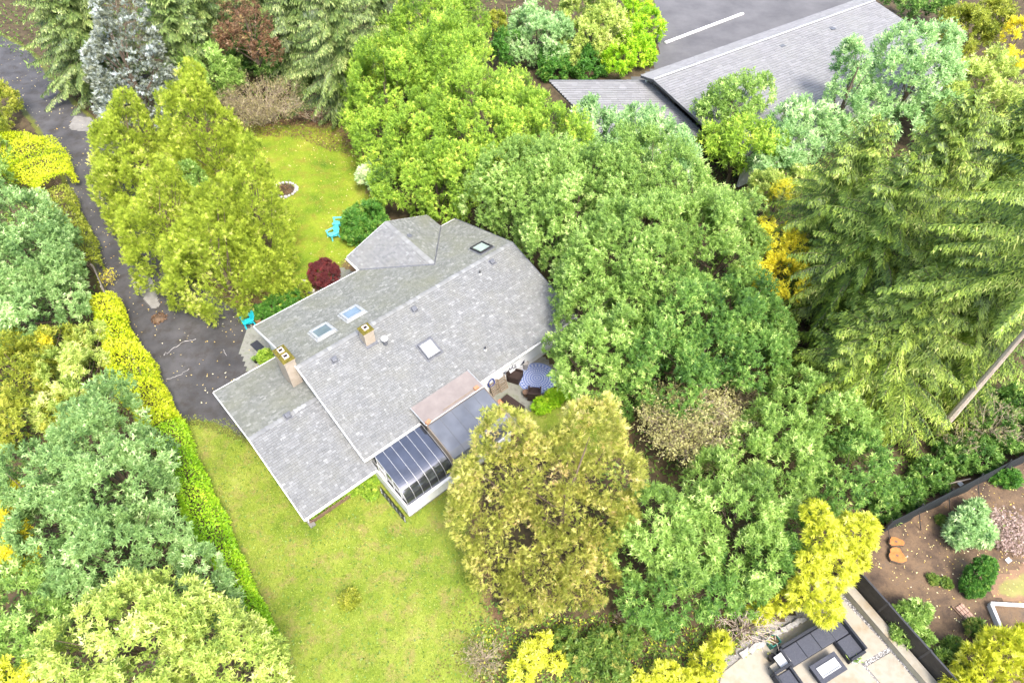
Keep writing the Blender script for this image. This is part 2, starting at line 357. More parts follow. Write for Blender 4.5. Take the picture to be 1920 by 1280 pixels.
def crown_conifer(g, H, R, z0=.8, nb=110, droop=.5, lift=.12, tw=.6, wid=.10, step=.11, pw=.75, az=None, tint0=.5, hang=.35, lmin=.35, tipt=.42):
    lf = Leafy(); limbs = []
    B, D, LL, WW, TT, NH = [], [], [], [], [], []
    for i in range(nb):
        t = (i + g.uniform(0, 1)) / nb; z = z0 + (H - z0) * t ** .9
        l = (R * (1 - t) ** pw + lmin) * g.uniform(.55, 1.15)
        a = i * 2.399 + g.normal(0, .25) if az is None else g.uniform(*az)
        h = np.array([math.cos(a), math.sin(a), 0.0]); sd_ = np.array([-h[1], h[0], 0.0]); bend = g.normal(0, .12)
        dr = droop * g.uniform(.7, 1.25) * (1 - .75 * t); li = lift * g.uniform(.3, 1.4) + .5 * t
        def pt(s): return np.array([0, 0, z]) + np.outer(s * l, h) + np.outer(bend * l * s * s, sd_) + np.outer(l * (li * s - dr * s * s), [0, 0, 1.0])
        ns = max(5, int(l / step)); s = np.linspace(.08, 1, ns)
        p = pt(s); tan = nrm(pt(np.minimum(s + .02, 1.02)) - p)
        bt = g.normal(0, .16)
        for sg in (-1, 1, 0):
            tl = tw * np.minimum(1, (.35 + 1.1 * (1 - s))) * min(1, .35 + l / 3.2) * g.uniform(.6, 1.2, ns)
            td = nrm(sd_ * sg * .95 + tan * .65 + np.array([0, 0, -hang]) + g.normal(0, .13, (ns, 3))) if sg else nrm(tan + g.normal(0, .25, (ns, 3)) + np.array([0, 0, .1]))
            if sg == 0: tl = tl * .6
            m = 4 if sg else 2
            for k in range(m):
                q = k / m
                for s2 in ((-1, 1) if sg and k else (0,)):
                    o = nrm(np.cross(td, [0, 0, 1.0]))
                    dd = nrm(td + o * s2 * .55 + np.array([0, 0, -.35 * q * hang * 2]) + g.normal(0, .1, (ns, 3)))
                    B.append(p + td * (tl * q)[:, None] - np.outer(tl * q * q * hang * .4, [0, 0, 1])); D.append(dd)
                    ll = tl * (.62 if s2 == 0 else .42) + .05; LL.append(ll); WW.append(np.full(ns, wid) * g.uniform(.7, 1.2, ns))
                    TT.append(tint0 + bt + g.normal(0, .2, ns) + tipt * (q - .3)); NH.append(np.cross(dd, o) + g.normal(0, .15, (ns, 3)))
        limbs.append((pt(np.array([0, .35, .7, .95])), l))
    lf.add(*leaves(g, np.concatenate(B), np.concatenate(D), np.concatenate(LL), np.concatenate(WW), np.concatenate(TT), nhint=np.concatenate(NH), droop=.15))
    return lf, limbs

TREES = []
def trunk_mesh(pts, r0, r1, limbs=(), lr=.05):
    mb = MB(); n = len(pts)
    mb.tube(pts, [r0 + (r1 - r0) * (i / (n - 1)) ** .8 for i in range(n)], 8)
    for L_, ln in limbs: mb.tube(L_, [max(.012, lr * ln / 3 * (1 - .28 * i)) for i in range(len(L_))], 4, cap=False)
    return mb
seed = [100]
def lobe_tree(name, kind, fmat, label, cat, lobes, group=None, hz=1.0, trunk='bark', base=None, **kw):
    """lobes: (px,py,z,rpx) or (px,py,z,rpx,vertical stretch), read off the photograph then built at true size"""
    seed[0] += 1; g = np.random.default_rng(seed[0]); L = []
    for lb in lobes:
        P = U(lb[0], lb[1], lb[2]); r = lb[3] / scale_at(P); vst = lb[4] if len(lb) > 4 else hz
        L.append((P, (r, r, r * vst)))
    wsum = sum(r[0] for c, r in L); bx = sum(c[0] * r[0] for c, r in L) / wsum; by = sum(c[1] * r[0] for c, r in L) / wsum
    if base is not None: bx, by = U(*base, 0)[:2]
    o = thing(name, (bx, by, 0), label, cat, group=group); off = np.array([bx, by, 0])
    LL = [(c - off, r) for c, r in L]
    cr = (crown_fan if kind == 'fan' else crown_broad)(g, LL, **kw)
    cr.build('crown' if cat == 'tree' else 'foliage', FO[fmat], o)
    top = max(c[2] + r[2] * .5 for c, r in LL); big = max(r[0] for c, r in LL)
    r0 = max(.035, min(.28, .05 + top * .022))
    mb = MB(); top_t = top * (.72 if kind == 'fan' else .92); pts = [(0, 0, -.05), (.05, .03, top_t * .35), (0, .05, top_t * .7), (.02, 0, top_t)]
    mb.tube(pts, [r0, r0 * .8, r0 * .5, r0 * .2], 7)
    for c, r in LL:
        for k in range(4 if len(LL) < 6 else 2):
            d = rand_dirs(g, 1, -.1)[0] * np.array(r) * .85; zs = min(max(.15, c[2] - r[2] * .8), top * .7) * g.uniform(.6, 1)
            e = c + d; m_ = (np.array([0, 0, zs]) + e) / 2 + np.array([0, 0, -.1])
            mb.tube([(0, 0, zs), m_, e], [r0 * .3, r0 * .18, .012], 5, cap=False)
    mb.build('trunk' if cat == 'tree' else 'stem', M[trunk], o)
    return o
def conifer(name, fmat, label, H, R, top=None, base=None, trunk='bark', group=None, r0=None, limbn=999, **kw):
    seed[0] += 1; g = np.random.default_rng(seed[0])
    b = U(*top, H)[:2] if top is not None else U(*base, 0)[:2]
    o = thing(name, (b[0], b[1], 0), label, 'tree', group=group)
    lf, limbs = crown_conifer(g, H, R, **kw); lf.build('crown', FO[fmat], o)
    r0 = r0 or .09 + H * .014
    trunk_mesh([(0, 0, -.1), (0.02, 0, H * .3), (0, .03, H * .6), (0, 0, H * .98)], r0, .03, limbs[:limbn], .03).build('trunk', M[trunk], o)
    return o
def twiggy(name, label, px, py, rpx, Hm, fmat=None, n=60, nleaf=900, mat_='twig', group=None, lean=(0, 0), r=.02, Lf=.13, spread=1.0, cat='shrub'):
    seed[0] += 1; g = np.random.default_rng(seed[0])
    P = U(px, py, Hm * .55); R = rpx / scale_at(P); b = P[:2]
    o = thing(name, (b[0], b[1], 0), label, cat, group=group); mb = MB(); tips = []
    for i in range(n):
        d = rand_dirs(g, 1, .25)[0]; e = np.array([d[0] * R * spread + lean[0], d[1] * R * spread + lean[1], Hm * (.55 + .45 * d[2])]) * g.uniform(.75, 1.05)
        s0 = np.array([g.normal(0, .1 * R), g.normal(0, .1 * R), 0]); m_ = s0 * .5 + e * .5 + np.array([0, 0, Hm * .15]) + g.normal(0, .08 * R, 3)
        mb.tube([s0, m_, e], [r, r * .75, r * .35], 3, cap=False); tips.append(e); tips.append(m_)
        for k in range(4):
            u = g.uniform(.3, .95); q = (1 - u) * m_ + u * e; dd = nrm(rand_dirs(g, 1)[0] + nrm(e - m_) * .7) * g.uniform(.25, .6) * max(.5, R * .4)
            mb.tube([q, q + dd * .5 + np.array([0, 0, .03]), q + dd], [r * .6, r * .45, r * .25], 3, cap=False); tips.append(q + dd)
    mb.build('branches', M[mat_], o)
    if fmat:
        tips = np.array(tips); c = tips[g.integers(0, len(tips), nleaf)] + g.normal(0, .14, (nleaf, 3)); c[:, 2] = np.maximum(c[:, 2], .05)
        lf = Leafy(); l = Lf * g.uniform(.6, 1.3, nleaf)
        lf.add(*leaves(g, c, rand_dirs(g, nleaf), l, l * .55, .5 + g.normal(0, .2, nleaf), nhint=nrm(rand_dirs(g, nleaf) + [0, 0, 1.2]))); lf.build('foliage', FO[fmat], o)
    return o
def hedge(name, fmat, label, path, width, height, dens=130, L=.17, group=None, bulge=.18, cat='hedge', top_r=.35):
    seed[0] += 1; g = np.random.default_rng(seed[0])
    pts = np.array([p[:2] for p in path]); wd = np.broadcast_to(width, (len(pts),)).astype(float); ht = np.broadcast_to(height, (len(pts),)).astype(float)
    seg = np.linalg.norm(np.diff(pts, axis=0), axis=1); cs = np.concatenate([[0], np.cumsum(seg)]); T = cs[-1]
    o = thing(name, (pts[:, 0].mean(), pts[:, 1].mean(), 0), label, cat, group=group); off = np.array([*o.location])
    n = int(T * (2 * ht.mean() + wd.mean()) * dens); s = g.uniform(-.2, T + .2, n)
    x = np.interp(s, cs, pts[:, 0]); y = np.interp(s, cs, pts[:, 1]); w = np.interp(s, cs, wd); h = np.interp(s, cs, ht)
    tx = np.interp(s + .2, cs, pts[:, 0]) - np.interp(s - .2, cs, pts[:, 0]); ty = np.interp(s + .2, cs, pts[:, 1]) - np.interp(s - .2, cs, pts[:, 1])
    t = nrm(np.stack([tx, ty], 1)); nn = np.stack([-t[:, 1], t[:, 0]], 1)
    # superellipse section
    per = g.uniform(-.12, 1.12, n); top_ = g.random(n) < w / (w + 1.6 * h); u_ = g.uniform(-1, 1, n); v_ = g.uniform(-.35, 1, n)
    cx = np.where(top_, u_, np.sign(u_) * (1 - np.maximum(v_, 0) ** 3) ** (1 / 3)); cz = np.where(top_, (1 - np.abs(u_) ** 3) ** (1 / 3), v_); per = np.arctan2(cz, cx) / math.pi
    bump = 1 + bulge * (np.sin(s * 2.1 + 3 * per) * .4 + np.sin(s * 4.7 + 1 + 7 * per) * .3 + np.sin(s * .9 + 2) * .5) + g.normal(0, .05, n)
    inner = g.random(n) < .15; bump = np.where(inner, bump * .8, bump)
    P = np.stack([x + nn[:, 0] * cx * w / 2 * bump, y + nn[:, 1] * cx * w / 2 * bump, h * .45 + np.maximum(-.43 * h, cz * h * .55 * bump)], 1) - off
    N = nrm(np.stack([nn[:, 0] * cx, nn[:, 1] * cx, cz + .15], 1))
    d = nrm(N * .7 + rand_dirs(g, n) * .8 + np.array([0, 0, .3])); l = L * g.uniform(.6, 1.3, n)
    ti = .5 + g.normal(0, .15, n) + .14 * np.sin(s * 1.3 + 2 * per) + .1 * np.sin(s * 3.3 + 9 * per)
    lf = Leafy(); lf.add(*leaves(g, P, d, l, l * .6, ti, nhint=nrm(N + .6 * rand_dirs(g, n)))); lf.build('foliage', FO[fmat], o)
    mb = MB()
    for q in np.arange(.3, T, .9):
        bx, by = np.interp(q, cs, pts[:, 0]) - off[0], np.interp(q, cs, pts[:, 1]) - off[1]; hh = np.interp(q, cs, ht)
        for k in range(3): mb.tube([(bx, by, 0), (bx + g.normal(0, .12), by + g.normal(0, .12), hh * .5), (bx + g.normal(0, .3), by + g.normal(0, .3), hh * .8)], [.04, .03, .01], 4, cap=False)
    mb.build('stem', M['bark'], o)['kind'] = 'stuff'
    return o
# ------------------------------------------------------------------ ground sheets
def sdist(px, py, poly):
    """signed distance to polygon (inside positive)"""
    p = np.array(poly); n = len(p); d = np.full(px.shape, 1e9); ins = np.zeros(px.shape, bool)
    for i in range(n):
        a, b = p[i], p[(i + 1) % n]; e = b - a; w0 = px - a[0]; w1 = py - a[1]
        t = np.clip((w0 * e[0] + w1 * e[1]) / (e @ e + 1e-12), 0, 1)
        d = np.minimum(d, np.hypot(w0 - e[0] * t, w1 - e[1] * t))
        c = ((a[1] > py) != (b[1] > py)) & (px < (b[0] - a[0]) * (py - a[1]) / (b[1] - a[1] + 1e-12) + a[0]); ins ^= c
    return np.where(ins, d, -d)
def wob(x, y, s=0.0):
    return (np.sin(x * 1.3 + s) + np.sin(y * 1.7 + 2 * s + 1) + .7 * np.sin(2.9 * x + 1.1 * y + s) + .6 * np.sin(3.7 * y - 2.3 * x + 3 * s) + .4 * np.sin(6.1 * x + 5.3 * y)) / 3.7
def PX(pts, z=0.0): return [U(x, y, z)[:2] for x, y in pts]
def sheet(name, poly, m, z, cell=.4, feather=1.0, amp=.5, s=0.0):
    p = np.array(poly); x0, y0 = p.min(0); x1, y1 = p.max(0)
    xs = np.arange(x0, x1 + cell, cell); ys = np.arange(y0, y1 + cell, cell)
    X, Y = np.meshgrid(xs, ys); d = sdist(X, Y, poly) + amp * wob(X, Y, s)
    mask = np.clip(d / feather, 0, 1); ny, nx = X.shape
    idx = np.arange(nx * ny).reshape(ny, nx); q = np.stack([idx[:-1, :-1], idx[:-1, 1:], idx[1:, 1:], idx[1:, :-1]], -1).reshape(-1, 4)
    q = q[(mask.ravel()[q] > 0).any(1)]; used = np.unique(q); mp = np.full(nx * ny, -1); mp[used] = np.arange(len(used))
    V = np.stack([X.ravel(), Y.ravel(), np.full(nx * ny, z)], 1)[used]
    return struct(attr_mesh(name, V, mp[q], m, tint=mask.ravel()[used]))
def blend_mat(name, base, cols, scale, pos=None, fine=30.0, bare=None, bare_amt=.5, bump=.6, rough=.95):
    """soil blending into a surface by the sheet's edge mask, ragged by noise"""
    m, t, b = new_mat(name); L = t.links.new
    tc = t.nodes.new("ShaderNodeTexCoord")
    def noise(s, det=7):
        n = t.nodes.new("ShaderNodeTexNoise"); n.inputs['Scale'].default_value = s; n.inputs['Detail'].default_value = det; n.inputs['Roughness'].default_value = .65
        L(tc.outputs['Object'], n.inputs['Vector']); return n.outputs[0]
    big = noise(scale); fn = noise(fine, 4); mid = noise(1.1, 8)
    md = t.nodes.new("ShaderNodeMath"); md.operation = 'MULTIPLY_ADD'; md.inputs[1].default_value = .42; L(fn, md.inputs[0])
    m2 = t.nodes.new("ShaderNodeMath"); m2.operation = 'MULTIPLY_ADD'; m2.inputs[1].default_value = 1.0; m2.inputs[2].default_value = -.20; L(big, m2.inputs[0]); L(m2.outputs[0], md.inputs[2])
    r = ramp(t, cols, pos or [.28 + .5 * i / (len(cols) - 1) for i in range(len(cols))]); L(md.outputs[0], r.inputs[0]); out = r.outputs[0]
    if bare:
        rb = ramp(t, [(0, 0, 0), (1, 1, 1)], [.48, .66]); L(mid, rb.inputs[0])
        mm = t.nodes.new("ShaderNodeMath"); mm.operation = 'MULTIPLY'; mm.inputs[1].default_value = bare_amt; L(rb.outputs[0], mm.inputs[0])
        mx = t.nodes.new("ShaderNodeMix"); mx.data_type = 'RGBA'; mx.inputs[7].default_value = (*bare, 1); L(mm.outputs[0], mx.inputs[0]); L(out, mx.inputs[6]); out = mx.outputs[2]
    a = t.nodes.new("ShaderNodeAttribute"); a.attribute_name = 'tint'
    ad = t.nodes.new("ShaderNodeMath"); ad.operation = 'ADD'; L(a.outputs['Fac'], ad.inputs[0])
    nz = t.nodes.new("ShaderNodeMath"); nz.operation = 'MULTIPLY_ADD'; nz.inputs[1].default_value = 1.6; nz.inputs[2].default_value = -.8; L(mid, nz.inputs[0]); L(nz.outputs[0], ad.inputs[1])
    rm = ramp(t, [(0, 0, 0), (1, 1, 1)], [.30, .62]); L(ad.outputs[0], rm.inputs[0])
    rs = ramp(t, base, [.3 + .4 * i / (len(base) - 1) for i in range(len(base))]); L(md.outputs[0], rs.inputs[0])
    mx = t.nodes.new("ShaderNodeMix"); mx.data_type = 'RGBA'; L(rm.outputs[0], mx.inputs[0]); L(rs.outputs[0], mx.inputs[6]); L(out, mx.inputs[7])
    L(mx.outputs[2], b.inputs['Base Color']); b.inputs['Roughness'].default_value = rough; b.inputs['Specular IOR Level'].default_value = .15
    bp = t.nodes.new("ShaderNodeBump"); bp.inputs['Strength'].default_value = bump; bp.inputs['Distance'].default_value = .06; L(fn, bp.inputs['Height']); L(bp.outputs[0], b.inputs['Normal'])
    return m
SOILC = [(.05, .032, .018), (.13, .085, .045), (.20, .13, .07)]
M['lawn'] = blend_mat('lawn', SOILC, [(.065, .12, .014), (.14, .195, .022), (.22, .26, .04), (.32, .32, .11)], .35, bare=(.23, .18, .07), bare_amt=.75)
M['rearlawn'] = blend_mat('mossy lawn', SOILC, [(.06, .12, .010), (.135, .205, .014), (.215, .27, .022), (.28, .275, .05)], .30, bare=(.20, .16, .03), bare_amt=.7)
M['drylawn'] = blend_mat('thin lawn', [(.09, .06, .045), (.22, .14, .09), (.30, .19, .11)], [(.13, .14, .04), (.24, .24, .08), (.34, .30, .12)], .6, bare=(.26, .18, .10), bare_amt=.5)
M['driveway'] = blend_mat('driveway asphalt', [(.06, .07, .015), (.12, .13, .025)], [(.032, .031, .032), (.058, .056, .057), (.082, .079, .080), (.11, .107, .107)], .30, bare=(.042, .036, .030), bare_amt=.75, bump=.25, rough=.6, fine=60)
M['gravel'] = mat('gravel bed', [(.10, .095, .09), (.34, .32, .30)], 16, .95, .8, 30)

gb = MB(); gb.add([(-900, -300, 0), (900, -300, 0), (900, 1500, 0), (-900, 1500, 0)], [(0, 1, 2, 3)])
struct(gb.build('ground', M['soil']))
FRONT_LAWN = PX([(318, 775), (420, 785), (470, 800), (560, 900), (700, 860), (900, 840), (900, 1000), (925, 1120), (950, 1200), (920, 1320), (900, 1700), (600, 1700), (530, 1330), (470, 1190), (415, 1020), (345, 860)])
REAR_LAWN = PX([(380, 245), (500, 225), (640, 232), (700, 300), (720, 400), (690, 480), (650, 512), (585, 545), (540, 575), (400, 560), (300, 420), (250, 250), (300, 230)])
SIDE_LAWN = PX([(960, 770), (1090, 720), (1180, 760), (1180, 860), (960, 860)])
sheet('front_lawn', FRONT_LAWN, M['lawn'], .004, .3, .9, .35, 1.0)
sheet('rear_lawn', REAR_LAWN, M['rearlawn'], .004, .35, 1.6, .4, 2.0)
sheet('side_lawn', SIDE_LAWN, M['lawn'], .004, .35, .8, .3, 3.0)
DRIVE = PX([(-120, -40), (-60, 20), (0, 62), (60, 95), (125, 180), (190, 235), (235, 270), (262, 360), (320, 480), (420, 560), (470, 585), (500, 612), (500, 700), (480, 830), (450, 822), (395, 800), (335, 792), (300, 770), (240, 640), (190, 545), (150, 430), (115, 330), (60, 230), (20, 180), (-60, 110), (-160, 60)])
sheet('driveway', DRIVE, M['driveway'], .008, .2, .6, .06, 4.0)
sheet('rear_path', PX([(452, 650), (470, 615), (520, 590), (600, 545), (640, 505), (690, 520), (560, 640), (500, 720), (465, 690)]), M['patio'], .012, .2, .1, .03, 5.0)
sheet('concrete_patch', PX([(250, 520), (268, 512), (283, 526), (292, 556), (299, 572), (288, 578), (272, 560), (256, 540)]), M['concrete'], .012, .12, .1, .10, 6.0)
sheet('concrete_apron', PX([(132, 236), (140, 218), (165, 222), (185, 243), (160, 246), (138, 244)]), M['concrete'], .012, .15, .1, .12, 7.0)
sheet('rear_patio', [W(a, b)[:2] for a, b in [(7.2, -5.3), (13.2, -5.3), (13.2, -7.0), (12.4, -7.6), (11.2, -8.2), (9.9, -8.0), (9.3, -8.1), (7.2, -8.0)]], M['patio'], .012, .2, .1, .04, 8.0)
# cracks and seams in the drive: thin recessed-looking strips of weeds and grit
cb = MB(); g = np.random.default_rng(5)
for pts in ([(305, 668), (322, 655), (345, 640), (368, 636)], [(310, 712), (330, 704), (352, 690)], [(418, 655), (426, 668)]):
    w = [U(x + g.normal(0, 1), y + g.normal(0, 1), .014) for x, y in pts]
    fine = [w[i] * (1 - u) + w[i + 1] * u + np.array([*g.normal(0, .07, 2), 0]) for i in range(len(w) - 1) for u in (0, .2, .4, .6, .8)] + [w[-1]]
    cb.tube(fine, [.008 + .016 * g.random() for _ in fine], 4)
struct(cb.build('driveway_crack', M['stone']))
# lower right neighbour: garden soil, terrace, thin lawn
sheet('garden_soil', PX([(1560, 1120), (1640, 1010), (1760, 930), (1940, 840), (2200, 860), (2200, 1600), (1980, 1600)]), M['redsoil'], .004, .3, .5, .2, 9.0)
sheet('thin_lawn', PX([(1862, 1085), (1935, 1060), (1990, 1100), (1990, 1135), (1900, 1130), (1862, 1118)]), M['drylawn'], .008, .2, .5, .2, 10.0)
sheet('gravel_bed', PX([(1230, 1600), (1290, 1330), (1395, 1212), (1515, 1140), (1578, 1100), (1790, 1345), (1960, 1600)]), M['gravel'], .006, .3, .1, .03, 11.0)
def Z6(x, y): return (1340 + x / 3.31, 1000 + y / 3.31)
def slab(name, pts, m, h=.06):
    q = PX([Z6(*p) for p in pts]); mb = MB(); mb.prism(q[::-1], 0.004, h); return struct(mb.build(name, m, bevel=.012))
slab('terrace_slab', [(40, 870), (175, 762), (550, 548), (720, 452), (800, 420), (1072, 706), (905, 806), (1500, 1500), (1500, 1900), (-160, 1900)], M['palestone'])
slab('terrace_slab', [(938, 826), (1092, 735), (1900, 1680), (1640, 1640)], M['palestone'])
# neighbour's drive at the top
sheet('neighbour_drive', PX([(1222, -60), (1234, 60), (1242, 100), (1225, 135), (1190, 150), (1120, 175), (1300, 260), (1560, 250), (1660, 30), (1600, -60)]), M['road'], .008, .5, .2, .08, 12.0)
kb = MB(); k0, k1 = U(1247, 82, 0), U(1393, 27, 0); kd = k1 - k0
kb.box((k0 + k1) / 2 + np.array([0, 0, .09]), (np.linalg.norm(kd), .3, .16), math.atan2(kd[1], kd[0])); struct(kb.build('kerb', M['offwhite'], bevel=.02))

# ------------------------------------------------------------------ house
h0, rr, wv, LN = 2.7, 1.916, 6.117, 15.543
GA, GB0, GB1, GH, GR = 4.03, -6.72, 3.48, 2.22, 1.25
house = thing('house', W(0, 0), 'grey shingled house with white trim and mossy chimneys in the clearing', 'house', YAW)
def panel(name, pts, m, th=.12, parent=house, down=None):
    """thick polygon slab under the given outline"""
    p = [Vector(q) for q in pts]; nn = (p[1] - p[0]).cross(p[2] - p[0]).normalized()
    if nn.z < 0: p = p[::-1]; nn = -nn
    n = len(p); q = [v - nn * th for v in p]; mb = MB()
    mb.add([tuple(v) for v in q + p], [tuple(range(n - 1, -1, -1)), tuple(range(n, 2 * n))] + [(i, (i + 1) % n, (i + 1) % n + n, i + n) for i in range(n)])
    return mb.build(name, m, parent)
def shingles(parent, O, eu, ev, poly, m, seed_, exp=.145, tab=.21, patch=None):
    """courses of individually modelled tabs over a convex polygon given in (u along eave, v up slope)"""
    g = np.random.default_rng(seed_); O = np.array(O, float); eu = np.array(eu, float); ev = np.array(ev, float); nn = np.cross(eu, ev); nn /= np.linalg.norm(nn)
    P = np.array(poly); vmax = P[:, 1].max(); V, T, Q = [], [], []
    for r in range(int(vmax / exp) + 1):
        vm = (r + .5) * exp; xs = []
        for i in range(len(P)):
            a, b = P[i], P[(i + 1) % len(P)]
            if (a[1] > vm) != (b[1] > vm): xs.append(a[0] + (b[0] - a[0]) * (vm - a[1]) / (b[1] - a[1]))
        if len(xs) < 2: continue
        x0, x1 = min(xs), max(xs); u = x0 - g.uniform(0, tab); rt = g.normal(0, .02)
        while u < x1:
            w = tab * g.uniform(.55, 1.35); a, b = max(u, x0), min(u + w - .008, x1); u += w
            if b - a < .03: continue
            v0 = r * exp - .012 + g.normal(0, .004); v1 = min(v0 + exp * 1.12, vmax); t = .034 + g.uniform(0, .022)
            c = [O + eu * a + ev * v0, O + eu * b + ev * v0]
            V += [c[0] + nn * .002, c[1] + nn * .002, c[0] + nn * t, c[1] + nn * t, O + eu * a + ev * v1 + nn * .004, O + eu * b + ev * v1 + nn * .004]
            k = len(V) - 6; Q += [(k + 2, k + 3, k + 5, k + 4), (k, k + 1, k + 3, k + 2), (k, k + 2, k + 4, k), (k + 1, k + 5, k + 3, k + 1)]
            T += [min(1, max(0, g.beta(1.6, 2.2) + rt + (g.random() < .03) * .3))] * 6
    Q = np.array(Q)
    me_v = np.array(V); tri = [q if q[0] != q[3] else q[:3] for q in Q.tolist()]
    me = bpy.data.meshes.new('shingles'); me.from_pydata([tuple(v) for v in V], [], [tuple(q) for q in tri])
    at = me.attributes.new('tint', 'FLOAT', 'POINT'); at.data.foreach_set('value', np.array(T, np.float32)); me.materials.append(m); me.update()
    o = bpy.data.objects.new('shingles', me); COL.objects.link(o); o.parent = parent; o['kind'] = 'stuff'; return o
def slope(name, pts, eave0, eave1, up, m, sd_, lab=None):
    """roof slope: outline pts (3-D, local), eave0->eave1 the eave direction, up: a point up the slope"""
    o = panel(name, pts, M['deck'], .10)
    if lab: o['label'] = lab
    O = np.array(eave0, float); eu = np.array(eave1, float) - O; eu /= np.linalg.norm(eu); d = np.array(up, float) - O; ev = d - eu * (d @ eu); ev /= np.linalg.norm(ev)
    poly = [((np.array(q) - O) @ eu, (np.array(q) - O) @ ev) for q in pts]
    if np.cross(eu, ev)[2] < 0: raise RuntimeError(name)
    shingles(o, O, eu, ev, poly, m, sd_); return o
RZ = h0 + rr
slope('roof_slope', [(0, -wv, h0), (LN, -wv, h0), (LN, 0, RZ), (0, 0, RZ)], (0, -wv, h0), (LN, -wv, h0), (0, 0, RZ), M['shingle'], 11, 'pale front roof slope above the sunroom')
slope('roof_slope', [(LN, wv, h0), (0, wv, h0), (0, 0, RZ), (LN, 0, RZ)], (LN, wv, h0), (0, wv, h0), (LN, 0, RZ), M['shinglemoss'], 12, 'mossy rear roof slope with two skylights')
wy0, wy1, wo_, wr_ = 7.60, 14.25, 1.64, 1.22; wm_ = (wy0 + wy1) / 2; vb = wv - wr_ / (rr / wv)
slope('roof_slope', [(wy0, wv + wo_, h0 + .03), (wy0, wv - .1, h0 + .03), (wm_, vb, h0 + wr_ + .03), (wm_, wv + wo_, h0 + wr_ + .03)], (wy0, wv + wo_, h0 + .03), (wy0, wv, h0 + .03), (wm_, wv, h0 + wr_ + .03), M['shingle'], 13, 'rear wing roof slope facing the lawn')
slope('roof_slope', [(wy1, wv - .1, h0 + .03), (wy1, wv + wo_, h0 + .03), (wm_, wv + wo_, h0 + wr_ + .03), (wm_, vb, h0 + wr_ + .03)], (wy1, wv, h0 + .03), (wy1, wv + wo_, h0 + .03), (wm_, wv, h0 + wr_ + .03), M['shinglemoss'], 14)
gm = (GB0 + GB1) / 2; gz = GH + GR
slope('garage_roof_slope', [(-GA, GB0, GH), (.33, GB0, GH), (.33, gm, gz), (-GA, gm, gz)], (-GA, GB0, GH), (.3, GB0, GH), (-GA, gm, gz), M['shingle'], 15)
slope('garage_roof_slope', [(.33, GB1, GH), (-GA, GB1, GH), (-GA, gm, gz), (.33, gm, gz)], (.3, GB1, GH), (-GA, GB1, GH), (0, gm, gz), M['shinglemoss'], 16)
def ridge_caps(a, b, m, n):
    a, b = np.array(a, float), np.array(b, float); d = (b - a) / n; t = d / np.linalg.norm(d); s = np.array([-t[1], t[0], 0]); g = np.random.default_rng(int(n * 7)); V, Q, T = [], [], []
    for i in range(n):
        p0 = a + d * i; p1 = p0 + d * 1.12; k = len(V); dz = .02 + .012
        V += [p0 - s * .16 - [0, 0, .035 - dz], p0 + [0, 0, dz + .01], p0 + s * .16 - [0, 0, .035 - dz], p1 - s * .16 - [0, 0, .035 - .012], p1 + [0, 0, .022], p1 + s * .16 - [0, 0, .035 - .012]]
        Q += [(k, k + 1, k + 4, k + 3), (k + 1, k + 2, k + 5, k + 4)]; T += [g.beta(2, 1.6)] * 6
    o = attr_mesh('ridge_caps', V, Q, m, house, tint=np.array(T)); o['kind'] = 'stuff'
ridge_caps((0, 0, RZ), (LN, 0, RZ), M['shingle'], 64); ridge_caps((wm_, wv + wo_, h0 + wr_ + .03), (wm_, vb, h0 + wr_ + .03), M['shingle'], 22); ridge_caps((-GA, gm, gz), (.3, gm, gz), M['shingle'], 18)
for s_ in (wy0, wy1):
    mb = MB(); mb.tube([(s_, wv + .02, h0 + .05), (wm_, vb, h0 + wr_ + .06)], .05, 4); mb.build('valley_flashing', M['ventgrey'], house)
# walls
WF, WB = -5.45, 5.6
def wallbox(name, p0, p1, z0, z1, m, th=.14):
    a, b = np.array(p0, float), np.array(p1, float); mb = MB(); d = b - a
    mb.box(((a[0] + b[0]) / 2, (a[1] + b[1]) / 2, (z0 + z1) / 2), (np.hypot(*d), th, z1 - z0), math.atan2(d[1], d[0])); return mb.build(name, m, house)
wallbox('wall', (.35, WF), (8.0, WF), 0, 2.75, M['white']); wallbox('wall', (8.0, WF), (LN - .4, WF), 0, 2.75, M['offwhite'])
wallbox('wall', (LN - .4, WF), (LN - .4, WB), 0, 2.75, M['white']); wallbox('wall', (.35, WB), (wy0 + .4, WB), 0, 2.72, M['white']); wallbox('wall', (wy1 - .4, WB), (LN - .4, WB), 0, 2.72, M['white'])
for s_ in (wy0 + .4, wy1 - .4): wallbox('wall', (s_, WB), (s_, wv + wo_ - .3), 0, 2.72, M['white'])
def gable(name, x, b0, b1, zb, apex, m, th=.1):
    bm_ = (b0 + b1) / 2; mb = MB(); P = [(b0, 0), (b1, 0), (b1, zb), (bm_, apex), (b0, zb)]
    mb.add([(x, p[0], p[1]) for p in P] + [(x + th, p[0], p[1]) for p in P], [(0, 1, 2, 3, 4)[::-1], (5, 6, 7, 8, 9)] + [(i, (i + 1) % 5, (i + 1) % 5 + 5, i + 5) for i in range(5)]); return mb.build(name, m, house)
gable('gable_wall', .30, WF + .075, WB - .075, h0 - .1 + .15, RZ - .16, M['white']); gable('gable_wall', LN - .5, WF + .08, WB - .08, h0 + .05, RZ - .18, M['white'])
mb = MB(); y_ = wv + wo_ - .35; P = [(wy0 + .4, 0), (wy1 - .4, 0), (wy1 - .4, h0), (wm_, h0 + wr_ - .15), (wy0 + .4, h0)]
mb.add([(p[0], y_, p[1]) for p in P] + [(p[0], y_ - .1, p[1]) for p in P], [(0, 1, 2, 3, 4), (9, 8, 7, 6, 5)] + [(i, i + 5, (i + 1) % 5 + 5, (i + 1) % 5) for i in range(5)]); mb.build('gable_wall', M['white'], house)
